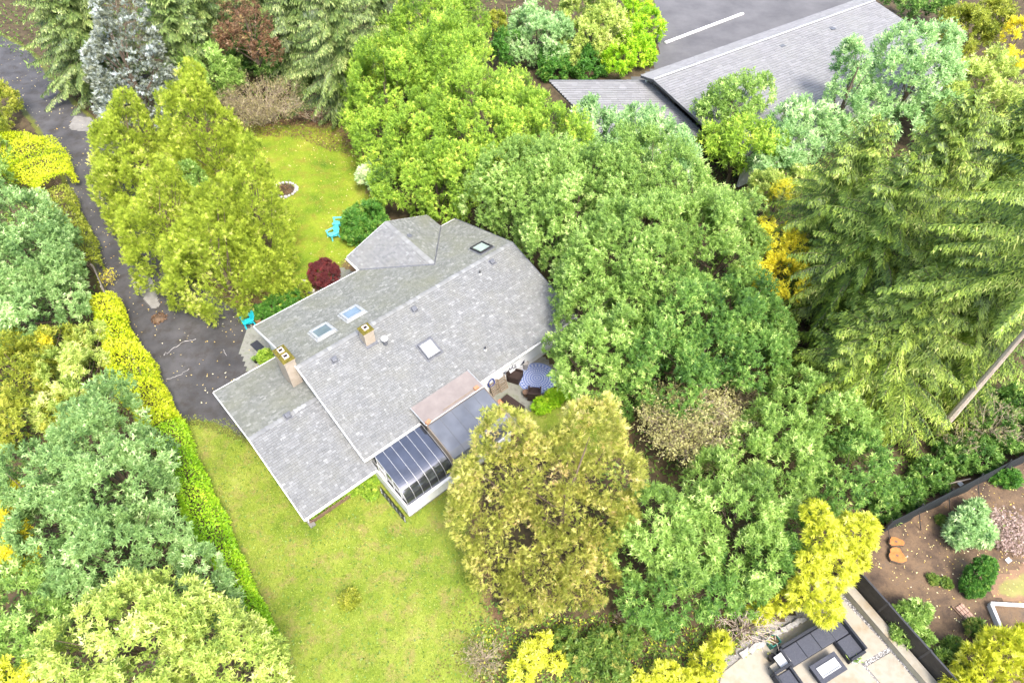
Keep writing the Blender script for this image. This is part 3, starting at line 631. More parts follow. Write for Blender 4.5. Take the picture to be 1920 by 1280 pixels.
gable('garage_wall', -GA + .35, GB0 + 1.0, GB1 - .5, GH + .12, gz - .14, M['offwhite'])
wallbox('garage_wall', (-GA + .4, GB0 + 1.0), (.3, GB0 + 1.0), 0, GH + .15, M['offwhite']); wallbox('garage_wall', (-GA + .4, GB1 - .5), (.3, GB1 - .5), 0, GH + .05, M['offwhite'])
mb = MB(); mb.box((-1.85, GB1 - .41, 1.0), (2.7, .05, 2.0)); gd = mb.build('garage_door', M['white'], house)
for k in range(4):
    mb = MB(); mb.box((-1.85, GB1 - .375, .27 + .49 * k), (2.6, .02, .42)); mb.build('door_panel', M['offwhite'], gd)
# trim: white rake boards, gutters
def board(name, p0, p1, hgt, th, m, drop=.0):
    a, b = np.array(p0, float), np.array(p1, float); t = (b - a); t /= np.linalg.norm(t); s = np.array([-t[1], t[0], 0.]); s /= np.linalg.norm(s); u = np.array([0, 0, 1.])
    P = [a - s * th / 2 - u * hgt, b - s * th / 2 - u * hgt, b + s * th / 2 - u * hgt, a + s * th / 2 - u * hgt]; mb = MB(); mb.hexa(P + [q + u * (hgt + drop) for q in P]); return mb.build(name, m, house)
for (x, b0, b1, z0, z1) in ((-.03, -wv - .05, wv + .05, h0, RZ), (LN + .03, -wv - .05, wv + .05, h0, RZ)):
    bm_ = (b0 + b1) / 2
    board('rake_board', (x, b0, z0), (x, bm_, z1), .22, .05, M['white' if x < 1 else 'ventgrey'], .03); board('rake_board', (x, b1, z0), (x, bm_, z1), .22, .05, M['white' if x < 1 else 'ventgrey'], .03)
board('rake_board', (-GA - .03, GB0 - .05, GH), (-GA - .03, gm, gz), .2, .05, M['white'], .03); board('rake_board', (-GA - .03, GB1 + .05, GH), (-GA - .03, gm, gz), .2, .05, M['white'], .03)
for x0, x1 in ((wy0, wm_), (wy1, wm_)): board('rake_board', (x0, wv + wo_ + .03, h0), (x1, wv + wo_ + .03, h0 + wr_), .18, .05, M['white'], .03)
def gutter(p0, p1, out, dark=True):
    a, b = np.array(p0, float), np.array(p1, float); o = np.array(out, float); u = np.array([0, 0, 1.]); mb = MB(); pr = [(0, .0), (0, -.11), (.11, -.11), (.125, 0), (.11, 0), (.10, -.085), (.015, -.085), (.015, 0)]
    n = len(pr); V = [a + o * x + u * z for x, z in pr] + [b + o * x + u * z for x, z in pr]
    mb.add(V, [(i, (i + 1) % n, (i + 1) % n + n, i + n) for i in range(n)] + [tuple(range(n)), tuple(range(2 * n - 1, n - 1, -1))]); return mb.build('gutter', M['white'], house)
gutter((.0, -wv - .02, h0 - .02), (3.55, -wv - .02, h0 - .02), (0, -1, 0)); gutter((7.62, -wv - .02, h0 - .02), (LN, -wv - .02, h0 - .02), (0, -1, 0))
gutter((-GA, GB0 - .02, GH - .02), (.2, GB0 - .02, GH - .02), (0, -1, 0)); gutter((0, wv + .02, h0 - .02), (wy0 - .05, wv + .02, h0 - .02), (0, 1, 0)); gutter((wy1 + .05, wv + .02, h0 - .02), (LN, wv + .02, h0 - .02), (0, 1, 0))
gutter((wy0 - .02, wv + wo_, h0), (wy0 - .02, wv + .15, h0), (-1, 0, 0)); gutter((-GA, GB1 + .02, GH - .02), (.2, GB1 + .02, GH - .02), (0, 1, 0))
mb = MB(); mb.tube([(-GA + .25, GB0 - .08, GH - .1), (-GA + .25, GB0 + .3, GH - .45), (-GA + .25, GB0 + .88, 1.6), (-GA + .25, GB0 + .88, .1)], .045, 8); mb.build('downspout', M['white'], house)
mb = MB(); mb.box((-3.72, -5.9, .09), (.3, .6, .14)); mb.build('splash_block', M['concrete'], house)

# roof position from a pixel
def roof_pt(px, py, f):
    lo, hi = 0.0, 8.0
    for _ in range(50):
        m = (lo + hi) / 2; a, b = AB(px, py, m)
        if m < f(a, b): lo = m
        else: hi = m
    a, b = AB(px, py, m); return a, b, m
f_main = lambda a, b: h0 + rr * (1 - abs(b) / wv)
f_gar = lambda a, b: GH + GR * (1 - abs(b - gm) / (GB1 - gm))
f_wing = lambda a, b: h0 + wr_ * (1 - abs(a - wm_) / (wy1 - wm_))
def slope_rot(kind, b=None, a=None):
    if kind == 'main': s = -1 if b < 0 else 1; return Matrix.Rotation(-s * math.atan2(rr, wv), 4, 'X')
    if kind == 'gar': s = -1 if b < gm else 1; return Matrix.Rotation(-s * math.atan2(GR, GB1 - gm), 4, 'X')
    s = -1 if a < wm_ else 1; return Matrix.Rotation(s * math.atan2(wr_, wy1 - wm_), 4, 'Y')
def on_roof(name, builder, m, px, py, kind='main', parent=None):
    a, b, z = roof_pt(px, py, {'main': f_main, 'gar': f_gar, 'wing': f_wing}[kind]); mb = MB(); builder(mb); R = slope_rot(kind, b, a)
    mb.v = [tuple(R @ Vector(v) + Vector((a, b, z + .02))) for v in mb.v]; o = mb.build(name, m, house); return o, (a, b, z), R
def sub(name, builder, m, parent, pos, R, **kw):
    mb = MB(); builder(mb); mb.v = [tuple(R @ Vector(v) + Vector((pos[0], pos[1], pos[2] + .02))) for v in mb.v]; return mb.build(name, m, parent, **kw)
def frame_ring(mb, lx, ly, w, z0, z1):
    for s in (-1, 1): mb.box((0, s * (ly / 2 - w / 2), (z0 + z1) / 2), (lx, w, z1 - z0)); mb.box((s * (lx / 2 - w / 2), 0, (z0 + z1) / 2), (w, ly - 2 * w, z1 - z0 - .002))
for px, py, kind in ((777, 581, 'main'), (627, 675, 'main'), (923, 492, 'main'), (768, 444, 'wing'), (540, 780, 'gar')):
    o, p_, R = on_roof('roof_vent', lambda mb: mb.box((0, 0, .005), (.44, .44, .02)), M['ventgrey'], px, py, kind)
    def hood(mb):
        b_, t_ = .17, .13; mb.hexa([(-b_, -b_, .02), (b_, -b_, .02), (b_, b_, .02), (-b_, b_, .02), (-t_, -t_, .15), (t_, -t_, .15), (t_, t_, .15), (-t_, t_, .15)])
    sub('vent_hood', hood, M['ventgrey'], o, p_, R, bevel=.03)
for px, py, lx, ly, fm, gm_, dome in ((605, 623, 1.15, 1.25, 'flash', 'skyglass', 0), (661, 589, 1.2, 1.15, 'flash', 'skyglass', 0), (805, 655, .92, 1.05, 'ventgrey', 'dome', 1), (903, 466, 1.0, 1.15, 'darkmetal', 'greenglass', 2)):
    o, p_, R = on_roof('skylight', lambda mb: frame_ring(mb, lx, ly, .13 if not dome else .07, -.02, .15), M[fm], px, py)
    if dome == 1: sub('glazing', lambda mb: mb.hexa([(-lx / 2 + .04, -ly / 2 + .04, .10), (lx / 2 - .04, -ly / 2 + .04, .10), (lx / 2 - .04, ly / 2 - .04, .10), (-lx / 2 + .04, ly / 2 - .04, .10), (-lx * .36, -ly * .36, .22), (lx * .36, -ly * .36, .22), (lx * .36, ly * .36, .22), (-lx * .36, ly * .36, .22)]), M[gm_], o, p_, R, bevel=.03)
    else: sub('glazing', lambda mb: mb.box((0, 0, .09), (lx - .25, ly - .25, .03)), M[gm_], o, p_, R)
    sub('flashing', lambda mb: frame_ring(mb, lx + .22, ly + .22, .115, .0, .025), M['flash' if dome == 0 else 'ventgrey'], o, p_, R)
for px, py in ((900, 514), (910, 656)):
    a, b, z = roof_pt(px, py, f_main); mb = MB(); mb.tube([(a, b, z - .05), (a, b, z + .28)], .05, 8); o = mb.build('vent_pipe', M['darkmetal'], house)
    mb = MB(); mb.lathe((a, b, z), [(.13, -.03), (.09, .07), (.055, .10)], 10); mb.build('pipe_collar', M['flash'], o)
def chimney(a, b, zt, da, db, flues, zb):
    mb = MB(); mb.box((a, b, (zb + zt) / 2), (da, db, zt - zb)); mb.box((a, b, zt - .06), (da + .07, db + .07, .10)); c = mb.build('chimney', M['stucco'], house)
    g = np.random.default_rng(int(a * 10 + 90)); mb = MB(); nx, ny = 9, 11; V = []
    for j in range(ny):
        for i in range(nx): V.append((a + (i / (nx - 1) - .5) * (da + .10), b + (j / (ny - 1) - .5) * (db + .10), zt + .01 + .05 * g.random() * (0 < i < nx - 1) * (0 < j < ny - 1) + (0.0 if i in (0, nx - 1) or j in (0, ny - 1) else .03)))
    mb.add(V, [(j * nx + i, j * nx + i + 1, (j + 1) * nx + i + 1, (j + 1) * nx + i) for j in range(ny - 1) for i in range(nx - 1)])
    mb.build('mossy_cap', M['moss'], c, smooth=True)
    for f_ in flues:
        mb = MB(); w = .15
        for s in (-1, 1): mb.box((a + s * (w - .02), b + f_, zt + .07), (.045, 2 * w, .2)); mb.box((a, b + f_ + s * (w - .02), zt + .07), (2 * w - .085, .045, .2))
        mb.box((a, b + f_, zt + .085), (2 * w - .09, 2 * w - .09, .03), mi=1); mb.build('flue', [M['flue'], M['black']], c)
    return c
chimney(-.22, .80, 5.15, .62, 1.22, (-.27, .27), 2.9)
c2 = chimney(4.10, -.72, 5.35, .62, .62, (0,), 4.0)
mb = MB(); mb.box((4.10, -.80, 4.38), (.76, .80, .10), tilt=('X', math.atan2(rr, wv))); mb.build('base_flashing', M['ventgrey'], c2)
a, b, z = roof_pt(723, 645, f_main); mb = MB(); mb.tube([(a, b, z - .05), (a, b, z + .40)], .14, 12); o = mb.build('metal_flue', M['ventgrey'], house)
mb = MB(); mb.lathe((a, b, z + .40), [(.17, 0), (.20, .05), (.20, .14), (.10, .22), (.02, .24)], 14); mb.build('flue_cap', M['white'], o)
# house wrap on the front wall behind the rear patio, printed upside down
mb = MB(); mb.box((10.9, WF - .075, 1.42), (6.6, .012, 1.86)); wrap = mb.build('house_wrap', M['wrap'], house)
def wrap_text(body, a, z, size):
    cu = bpy.data.curves.new('wrap_print', 'FONT'); cu.body = body; cu.size = size; cu.extrude = .002; cu.offset = .012; cu.align_x = 'CENTER'
    tmp = bpy.data.objects.new('tmp', cu); COL.objects.link(tmp); dg = bpy.context.evaluated_depsgraph_get()
    me = bpy.data.meshes.new_from_object(tmp.evaluated_get(dg)); bpy.data.objects.remove(tmp); me.materials.clear(); me.materials.append(M['print'])
    o = bpy.data.objects.new('wrap_print', me); COL.objects.link(o); o.parent = wrap; o.matrix_parent_inverse = Matrix.Identity(4)
    o.location = (a, WF - .087, z); o.rotation_euler = (math.pi / 2, math.pi, 0)
wrap_text("Tyvek", 10.58, 1.06, .46)
for k in range(6):
    mb = MB(); mb.box((10.85 + .13 * k, WF - .083, 1.54), (.07 + .03 * (k % 2), .006, .08)); mb.build('wrap_print', M['print'], wrap)
mb = MB(); mb.box((11.0, WF - .083, 1.35), (.7, .006, .025)); mb.build('wrap_print', M['print'], wrap)
mb = MB(); mb.hexa([(11.45, WF - .086, .55), (11.78, WF - .086, .55), (11.78, WF - .082, .55), (11.45, WF - .082, .55), (11.45, WF - .086, .62), (11.78, WF - .086, .92), (11.78, WF - .082, .92), (11.45, WF - .082, .62)]); mb.build('wrap_print', M['print'], wrap)

# sunroom, flat roof and glazed lean-to
mb = MB()
y0_, y1_ = -9.14, WF - .08
mb.box(((.42 + 7.55) / 2, y0_ + .05, .70), (7.13, .10, .92)); mb.box((.47, (y0_ + y1_) / 2 + .05, .70), (.10, y1_ - y0_ - .10, .92)); mb.box((7.5, (y0_ + y1_) / 2 + .05, .70), (.10, y1_ - y0_ - .1, .92))
sunroom = mb.build('sunroom', M['white'], house)
mb = MB(); mb.box((4.0, (y0_ + y1_) / 2, .12), (7.0, y1_ - y0_ - .1, .24)); mb.build('foundation', M['concrete'], sunroom)
for k in range(24):
    mb = MB(); mb.box((.6 + .30 * k, y0_ - .012, .70), (.035, .022, .88)); mb.build('siding_batten', M['white'], sunroom)
mb = MB(); mb.box((4.0, y0_ - .02, 1.18), (7.2, .16, .05)); mb.build('sill', M['white'], sunroom)
prof = [(-6.02, 2.62), (-7.2, 2.42), (-8.15, 2.22), (-8.5, 2.10), (-8.78, 1.90), (-8.97, 1.63), (-9.06, 1.20)]
def strip(x0, x1, pr, th):
    mb = MB(); n = len(pr); V = []
    for x in (x0, x1):
        for k, (y, z) in enumerate(pr): V.append((x, y, z))
        for k, (y, z) in enumerate(pr): V.append((x, y + th * .35, z - th))
    m2 = 2 * n; F_ = [(k, k + m2, k + 1 + m2, k + 1) for k in range(n - 1)] + [(k + n, k + 1 + n, k + 1 + n + m2, k + n + m2) for k in range(n - 1)]
    F_ += [(k, k + 1, k + 1 + n, k + n) for k in range(n - 1)] + [(k + m2, k + n + m2, k + 1 + n + m2, k + 1 + m2) for k in range(n - 1)] + [(0, n, n + m2, m2), (n - 1, n - 1 + m2, 2 * n - 1 + m2, 2 * n - 1)]
    return mb.add(V, F_)
np_ = 6; x0_, x1_ = .55, 3.60; pw = (x1_ - x0_) / np_
fp = []
for i in range(len(prof) - 1):
    for u in np.linspace(0, 1, 4)[:-1]: fp.append((prof[i][0] * (1 - u) + prof[i + 1][0] * u, prof[i][1] * (1 - u) + prof[i + 1][1] * u))
fp.append(prof[-1]); fs = np.array(fp)
for _ in range(3): fs[1:-1] = (fs[:-2] + 2 * fs[1:-1] + fs[2:]) / 4
fp = [tuple(q) for q in fs]
for k in range(np_): strip(x0_ + pw * k + .013, x0_ + pw * (k + 1) - .013, fp, .03).build('curved_pane', M['solar'], sunroom, smooth=False)
for k in range(np_ + 1): strip(x0_ + pw * k - .009, x0_ + pw * k + .009, [(y, z + .018) for y, z in fp], .06).build('glazing_bar', M['flash'], sunroom)
mb = MB(); mb.box((2.1, -6.0, 2.66), (3.2, .12, .06)); mb.build('header_rail', M['white'], sunroom)
# glazed end wall
for k, (ya, yb) in enumerate([(-9.0, -8.5), (-8.45, -7.8), (-7.75, -7.1), (-7.05, -6.4), (-6.35, -5.6)]):
    def zt(y): return float(np.interp(-y, [-q[0] for q in fp], [q[1] for q in fp])) - .06
    mb = MB(); mb.hexa([(.56, ya, 1.2), (.60, ya, 1.2), (.60, yb, 1.2), (.56, yb, 1.2), (.56, ya, zt(ya)), (.60, ya, zt(ya)), (.60, yb, zt(yb)), (.56, yb, zt(yb))]); mb.build('end_pane', M['windark'], sunroom)
    mb = MB(); mb.box((.57, yb + .025, (1.16 + zt(yb)) / 2), (.07, .05, zt(yb) - 1.16)); mb.build('mullion', M['white'], sunroom)
mb = MB(); frame_ring(mb, .8, .8, .07, -.02, .02); mb.v = [(.53 + v[2], -6.75 + v[0], 1.62 + v[1] * .9) for v in mb.v]; mb.build('window_frame', M['white'], sunroom)
# timber lattice skirt outside the end wall
mb = MB()
for z in (.04, .36, .68): mb.box((.12 + .004 * (z > .3), -8.05, z), (.05, 2.3, .06))
for k in range(7): mb.box((.12, -9.15 + .367 * k, .36), (.05, .06, .52)); mb.build('lattice_skirt', M['white'], sunroom)
# flat brown roof and lean-to roof
mb = MB(); mb.hexa([(3.62, -6.72, 2.86), (7.6, -6.72, 2.86), (7.6, -5.3, 2.96), (3.62, -5.3, 2.96), (3.62, -6.72, 3.04), (7.6, -6.72, 3.04), (7.6, -5.3, 3.10), (3.62, -5.3, 3.10)])
flat = mb.build('flat_roof', M['brownroof'], house)
mb = MB()
for p0, p1 in (((3.60, -6.74, 3.06), (7.62, -6.74, 3.06)), ((3.60, -6.74, 3.06), (3.60, -5.28, 3.12)), ((7.62, -6.74, 3.06), (7.62, -5.28, 3.12))): mb.tube([p0, p1], .035, 4)
mb.build('edge_trim', M['flash'], flat)
mb = MB(); mb.box((6.0, -6.55, 3.06), (2.2, .05, .04)); mb.build('batten', M['wood'], flat)
lp = [(-6.76, 2.93), (-7.8, 2.72), (-8.6, 2.52), (-8.95, 2.3), (-9.1, 1.95), (-9.12, 1.2)]
nq = 5; qx0, qx1 = 3.70, 7.58; qw = (qx1 - qx0) / nq
for k in range(nq): strip(qx0 + qw * k + .012, qx0 + qw * (k + 1) - .012, lp, .04).build('roof_pane', M['poly'], sunroom)
for k in range(nq + 1): strip(qx0 + qw * k - .018, qx0 + qw * k + .018, [(y, z + .014) for y, z in lp], .10).build('glazing_bar', M['ventgrey'], sunroom, )
for x in (3.66, 7.63):
    mb = MB(); V = [(x - .02, y, z + .03) for y, z in lp] + [(x - .02, -6.76, 1.2)]; n = len(V); V += [(q[0] + .04, q[1], q[2]) for q in V]
    mb.add(V, [tuple(range(n)), tuple(range(2 * n - 1, n - 1, -1))] + [(i, i + n, (i + 1) % n + n, (i + 1) % n) for i in range(n)]); mb.build('side_panel', M['wood'], sunroom)
# ------------------------------------------------------------------ neighbouring building, fences
nb0 = thing('neighbour_house', U(1350, 130, 0), 'neighbouring house with a plain grey roof at the top, half hidden by pale trees', 'house')
def wp(P): return tuple(np.array(P) - np.array([*nb0.location]))
def nslope(pts, e0, e1, up, sd_):
    p = [wp(q) for q in pts]; o = panel('roof_slope', p, M['deck'], .2, nb0); O = np.array(wp(e0)); eu = np.array(wp(e1)) - O; eu /= np.linalg.norm(eu); d = np.array(wp(up)) - O; ev = d - eu * (d @ eu); ev /= np.linalg.norm(ev)
    if np.cross(eu, ev)[2] < 0: eu = -eu
    shingles(o, O, eu, ev, [((np.array(q) - O) @ eu, (np.array(q) - O) @ ev) for q in p], M['nroof'], sd_, exp=.28, tab=.6); return o
r0, r1 = U(1225, 150, 4.2), U(1640, 2, 4.2); dr_ = (r1 - r0) / np.linalg.norm(r1 - r0); pn = np.array([dr_[1], -dr_[0], 0.])
e0, e1 = r0 + pn * 11.5 + np.array([0, 0, -1.6]), r1 + pn * 11.5 + np.array([0, 0, -1.6])
nslope([e0, e1, r1, r0], e0, e1, r0, 51)
b0, b1 = r0 - pn * 1.6 + np.array([0, 0, -.35]), r1 - pn * 1.6 + np.array([0, 0, -.35])
nslope([b1, b0, r0, r1], b1, b0, r1, 52)
w0, w1, w2, w3 = U(1015, 157, 3.2), U(1095, 146, 3.3), U(1195, 152, 3.3), U(1310, 222, 3.0)
w4 = w0 + pn * 7.5 + np.array([0, 0, -.9]); w5 = w3 + pn * 1.5 + np.array([0, 0, -.4])
wa = U(1030, 152, 3.3); wb_ = U(1215, 152, 3.3); wc = wb_ + pn * 8 + np.array([0, 0, -1.2]); wd_ = wa + pn * 8 + np.array([0, 0, -1.2])
nslope([wd_, wc, wb_, wa], wd_, wc, wa, 53)
for q0, q1, zt in ((e0 - pn * .5, e1 - pn * .5, 2.55), (b0 + pn * .3, b1 + pn * .3, 3.7), (wd_ - pn * .4, wc - pn * .4, 2.0)):
    a, b = np.array(wp(q0)), np.array(wp(q1)); d = b - a; mb = MB(); mb.box(((a[0] + b[0]) / 2, (a[1] + b[1]) / 2, zt / 2), (np.hypot(d[0], d[1]) - .8, .2, zt), math.atan2(d[1], d[0])); mb.build('wall', M['offwhite'], nb0)
mb = MB(); mb.tube([wp(r0 + [0, 0, .05]), wp(r1 + [0, 0, .05])], .09, 5); mb.build('ridge_cap', M['flash'], nb0)
mb = MB(); mb.tube([wp(wa + [0, 0, .03]), wp(wb_ + [0, 0, .03])], .07, 5); mb.build('ridge_cap', M['ventgrey'], nb0)
for px, py in ((1560, 56), (1465, 88)):
    P = U(px, py, 3.9); mb = MB(); mb.box(wp(P), (.5, .5, .3), .5); mb.build('roof_vent', M['ventgrey'], nb0)

def boards_fence(name, label, p0, p1, h, nboards, m, th=.03, rail=True, capm=None, lean=0.0):
    d = p1[:2] - p0[:2]; Ln = np.hypot(*d); rz = math.atan2(d[1], d[0]); o = thing(name, (p0[0], p0[1], 0), label, 'fence', rz); g = np.random.default_rng(nboards); w = Ln / nboards
    base = None
    for k in range(nboards):
        hh = h + g.normal(0, .012)
        if base is None:
            mb = MB(); mb.box((0, 0, .5), (w - .012, th, 1)); base = mb.build('board', m, o); b = base
        else: b = base.copy(); COL.objects.link(b); b.parent = o
        b.location = (w * (k + .5), g.normal(0, .006), .02); b.scale = (1, 1, hh)
    for z in (.3 * h, .85 * h):
        mb = MB(); mb.box((Ln / 2, -.05, z), (Ln, .05, .09)); mb.build('rail', m, o)
    n = max(2, int(Ln / 2.2))
    for k in range(n + 1):
        mb = MB(); mb.box((Ln * k / n, -.07, h * .53), (.1, .09, h * 1.06)); mb.build('post', m, o)
    return o
boards_fence('wooden_fence', 'weathered grey board fence beside the drive between two hedges', U(189, 520), U(268, 700), 1.25, 44, M['fencewood'])
# dark panel fence and rendered wall by the terrace
fa, fb = U(*Z6(800, 385)), U(*Z6(1262, 925)); fd = (fb - fa) / np.linalg.norm(fb - fa); out = np.array([-fd[1], fd[0], 0.]) if fd[1] < 0 else np.array([fd[1], -fd[0], 0.])
if out[0] < 0: out = -out
fa = fa - fd * 1.0; Lw = 14.0; rz = math.atan2(fd[1], fd[0])
wall = thing('garden_wall', fa + out * .25, 'low rendered beige wall between the stone terrace and the dark fence', 'wall', rz)
for k in range(4):
    mb = MB(); mb.box((3.5 * k + 1.75, 0, .24), (3.49, .38, .48)); mb.build('wall_panel', M['wallcap'], wall)
    mb = MB(); mb.box((3.5 * k + 1.75, 0, .50), (3.48, .46, .05)); mb.build('coping', M['palestone'], wall)
fen = thing('panel_fence', fa + out * .58, 'tall dark panel fence behind the low rendered wall', 'fence', rz)
for k in range(6):
    mb = MB(); mb.box((2.4 * k + 1.2, 0, .84 - .05 * k * 0), (2.34, .04, 1.58)); p = mb.build('fence_panel', M['fencedark'], fen)
    mb = MB(); mb.box((2.4 * k, 0, .86), (.09, .09, 1.72)); mb.build('post', M['darkmetal'], fen)
    mb = MB(); mb.box((2.4 * k + 1.2, 0, 1.66), (2.3, .09, .05)); mb.build('top_rail', M['darkmetal'], fen)
ma, mb2 = U(1648, 1003), U(1965, 842); md_ = mb2 - ma; Lm = np.linalg.norm(md_); mf = thing('mesh_fence', ma, 'black mesh fence with thin posts behind the bare garden soil', 'fence', math.atan2(md_[1], md_[0]))
nseg = 6
for k in range(nseg):
    x0, x1 = Lm * k / nseg, Lm * (k + 1) / nseg; mb = MB(); V = []; nx = 9
    for i in range(nx):
        u = i / (nx - 1); sag = -.05 * math.sin(math.pi * u)
        for z, yy in ((.03, .04 * math.sin(5 * u)), (.85, .05 * math.sin(4 * u + k)), (1.62 + sag, 0)): V.append((x0 + (x1 - x0) * u, yy - .015, z))
    n0 = len(V); V += [(x, y + .02, z) for x, y, z in V]
    F_ = []
    for i in range(nx - 1):
        for j in range(2): a = i * 3 + j; F_ += [(a, a + 3, a + 4, a + 1), (a + n0, a + 1 + n0, a + 4 + n0, a + 3 + n0)]
        F_.append((i * 3 + 2, i * 3 + 5, i * 3 + 5 + n0, i * 3 + 2 + n0))
    mb.add(V, F_); mb.build('mesh_panel', M['mesh'], mf)
    mb = MB(); mb.tube([(x0, .05, 0), (x0, .05, 1.75)], .03, 6); mb.build('post', M['darkmetal'], mf)
    mb = MB(); mb.tube([(x0, .05, 1.2), (x0 + .1, -.7, .02)], .022, 5); mb.build('brace', M['darkmetal'], mf)
# ------------------------------------------------------------------ furniture and small things
def garden_chair(px, py, face, label, m, z=.012):
    P = U(px, py, .25); o = thing('garden_chair', (P[0], P[1], z), label, 'chair', face, 'turquoise garden chairs'); 
    mb = MB()
    for k in range(5): mb.box((.24 - .11 * k, 0, .37 - .028 * k), (.10, .54, .028), tilt=('Y', .25))
    mb.build('seat', M[m], o); mb = MB()
    for k in range(5):
        y = (k - 2) * .112; hgt = .74 - .045 * abs(k - 2) ** 1.4; q = math.radians(26); bx, bz = -.24, .26
        for s in (0,):
            t = .025; dx, dz = -math.sin(q), math.cos(q); wv_ = .05 + .002 * k; fan = 1 + .12
            P8 = []
            for (uu, ff) in ((0, 1), (hgt, fan)):
                for (sx, sy) in ((-t / 2, -1), (t / 2, -1), (t / 2, 1), (-t / 2, 1)): P8.append((bx + dx * uu + sx * dz, y * ff + sy * wv_, bz + dz * uu + sx * math.sin(q)))
            mb.hexa(P8)
    mb.build('backrest', M[m], o)
    for s in (-1, 1):
        mb = MB(); mb.hexa([(-.38, s * .345 - .06, .555), (.32, s * .345 - .075, .555), (.32, s * .345 + .075, .555), (-.38, s * .345 + .06, .555), (-.38, s * .345 - .06, .585), (.32, s * .345 - .075, .585), (.32, s * .345 + .075, .585), (-.38, s * .345 + .06, .585)]); mb.build('armrest', M[m], o)
        mb = MB(); mb.box((.25, s * .31, .277), (.10, .04, .555)); mb.build('leg', M[m], o)
        mb = MB(); mb.hexa([(-.42, s * .29 - .02, 0), (-.33, s * .29 - .02, 0), (-.33, s * .29 + .02, 0), (-.42, s * .29 + .02, 0), (-.32, s * .29 - .02, .56), (-.24, s * .29 - .02, .56), (-.24, s * .29 + .02, .56), (-.32, s * .29 + .02, .56)]); mb.build('leg', M[m], o)
    return o
R_ = math.radians
garden_chair(464, 604, R_(215), 'turquoise garden chair beside the drive under the golden arborvitae', 'turq')
garden_chair(633, 420, R_(185), 'pale turquoise garden chair nearer the back of the mossy lawn, facing left', 'turqpale')
garden_chair(624, 441, R_(222), 'pale turquoise garden chair in front of the other one on the mossy lawn', 'turqpale')
def pot(name, px, py, r, h, m, label, cat='pot', z=.012, plant=None, hz=.0, sc=1.0):
    P = U(px, py, z + h * .6); o = thing(name, (P[0], P[1], z), label, cat); mb = MB(); mb.lathe((0, 0, 0), [(r * .7, 0), (r * .95, h * .85), (r * 1.06, h * .86), (r * 1.06, h), (r * .9, h), (r * .86, h * .9), (.01, h * .88)], 16); mb.build('body', M[m], o)
    if plant:
        g = np.random.default_rng(int(px)); n = 90; b = np.stack([g.normal(0, r * .4, n), g.normal(0, r * .4, n), np.full(n, h * .9)], 1); d = nrm(rand_dirs(g, n, .1) + [0, 0, .3]); l = sc * g.uniform(.12, .3, n); lf = Leafy(); lf.add(*leaves(g, b + d * (l * .4)[:, None], d, l, l * .4, .5 + g.normal(0, .2, n))); lf.build('plant', FO[plant], o)
    return o
pot('flower_pot', 483, 600, .22, .32, 'terracotta', 'round planter with dry flowers beside the turquoise chair', plant='dead', sc=.7)
pot('flower_pot', 480, 674, .2, .34, 'black', 'black plant pot on the drive beside the light green shrub', plant='laurel_mid', sc=.8)
mb = MB(); P = U(482, 648, .02); mb.box((0, 0, .012), (.55, .85, .024), 0); o = mb.build('door_mat', M['greywicker'], None, (P[0], P[1], .014), YAW + .1, bevel=.006); tag(o, 'dark door mat on the path by the white gable', 'mat')
for k, (px, py, lab) in enumerate(((569, 529, 'dark paving stone on the rear path, the one farther from the eave'), (584, 546, 'dark paving stone on the rear path, touching the eave line'))):
    mb = MB(); g = np.random.default_rng(k); mb.prism([(.26 * math.cos(q) * g.uniform(.8, 1.2), .22 * math.sin(q) * g.uniform(.8, 1.2)) for q in np.linspace(0, 6.28, 9)[:-1]], 0, .04); P = U(px, py); o = mb.build('stepping_stone', M['stone'], None, (P[0], P[1], .014), .6); tag(o, lab, 'paving stone', 'stepping stones on the rear path')
# fire ring
P = U(533, 357); fr = thing('fire_ring', (P[0], P[1], .01), 'ring of stones round a patch of ash and bark on the mossy lawn', 'fire pit'); g = np.random.default_rng(4)
for k in range(20):
    a = 2 * math.pi * k / 20; mb = MB(); s = g.uniform(.13, .2)
    bm_ = bmesh.new(); bmesh.ops.create_icosphere(bm_, subdivisions=1, radius=s)
    for v in bm_.verts: v.co *= g.uniform(.75, 1.15); v.co.z *= .7
    me = bpy.data.meshes.new('stone'); bm_.to_mesh(me); bm_.free(); me.materials.append(M['stone']); o = bpy.data.objects.new('stone', me); COL.objects.link(o); o.parent = fr; o.location = (.95 * math.cos(a) * g.uniform(.95, 1.05), .95 * math.sin(a), .07)
mb = MB(); mb.prism([(.8 * math.cos(q) * g.uniform(.9, 1.1), .8 * math.sin(q)) for q in np.linspace(0, 6.28, 17)[:-1]], 0, .05); mb.build('ash_bed', M['soil'], fr)
g = np.random.default_rng(6); n = 160; b = np.stack([g.normal(0, .4, n), g.normal(0, .4, n), g.uniform(.04, .12, n)], 1); lf = Leafy(); d = rand_dirs(g, n); d[:, 2] *= .2; lf.add(*leaves(g, b, d, .25, .07, g.uniform(0, 1, n))); lf.build('bark_chips', FO['copper'], fr, kind='stuff')
# leaf heap on the drive
P = U(298, 597); o = thing('leaf_heap', (P[0], P[1], .012), 'round heap of brown leaves and grit on the drive', 'leaf heap'); mb = MB(); mb.lathe((0, 0, 0), [(.42, 0), (.34, .06), (.2, .10), (.02, .12)], 16); mb.build('heap', M['redsoil'], o)
g = np.random.default_rng(9); n = 260; r_ = .55 * np.sqrt(g.random(n)); a = g.uniform(0, 6.28, n); b = np.stack([r_ * np.cos(a), r_ * np.sin(a), .12 * (1 - r_ / .55) + .01], 1); d = rand_dirs(g, n); d[:, 2] = abs(d[:, 2]) * .4; lf = Leafy(); lf.add(*leaves(g, b, d, .11, .07, g.uniform(0, .8, n))); lf.build('dry_leaves', FO['copper'], o, kind='stuff')
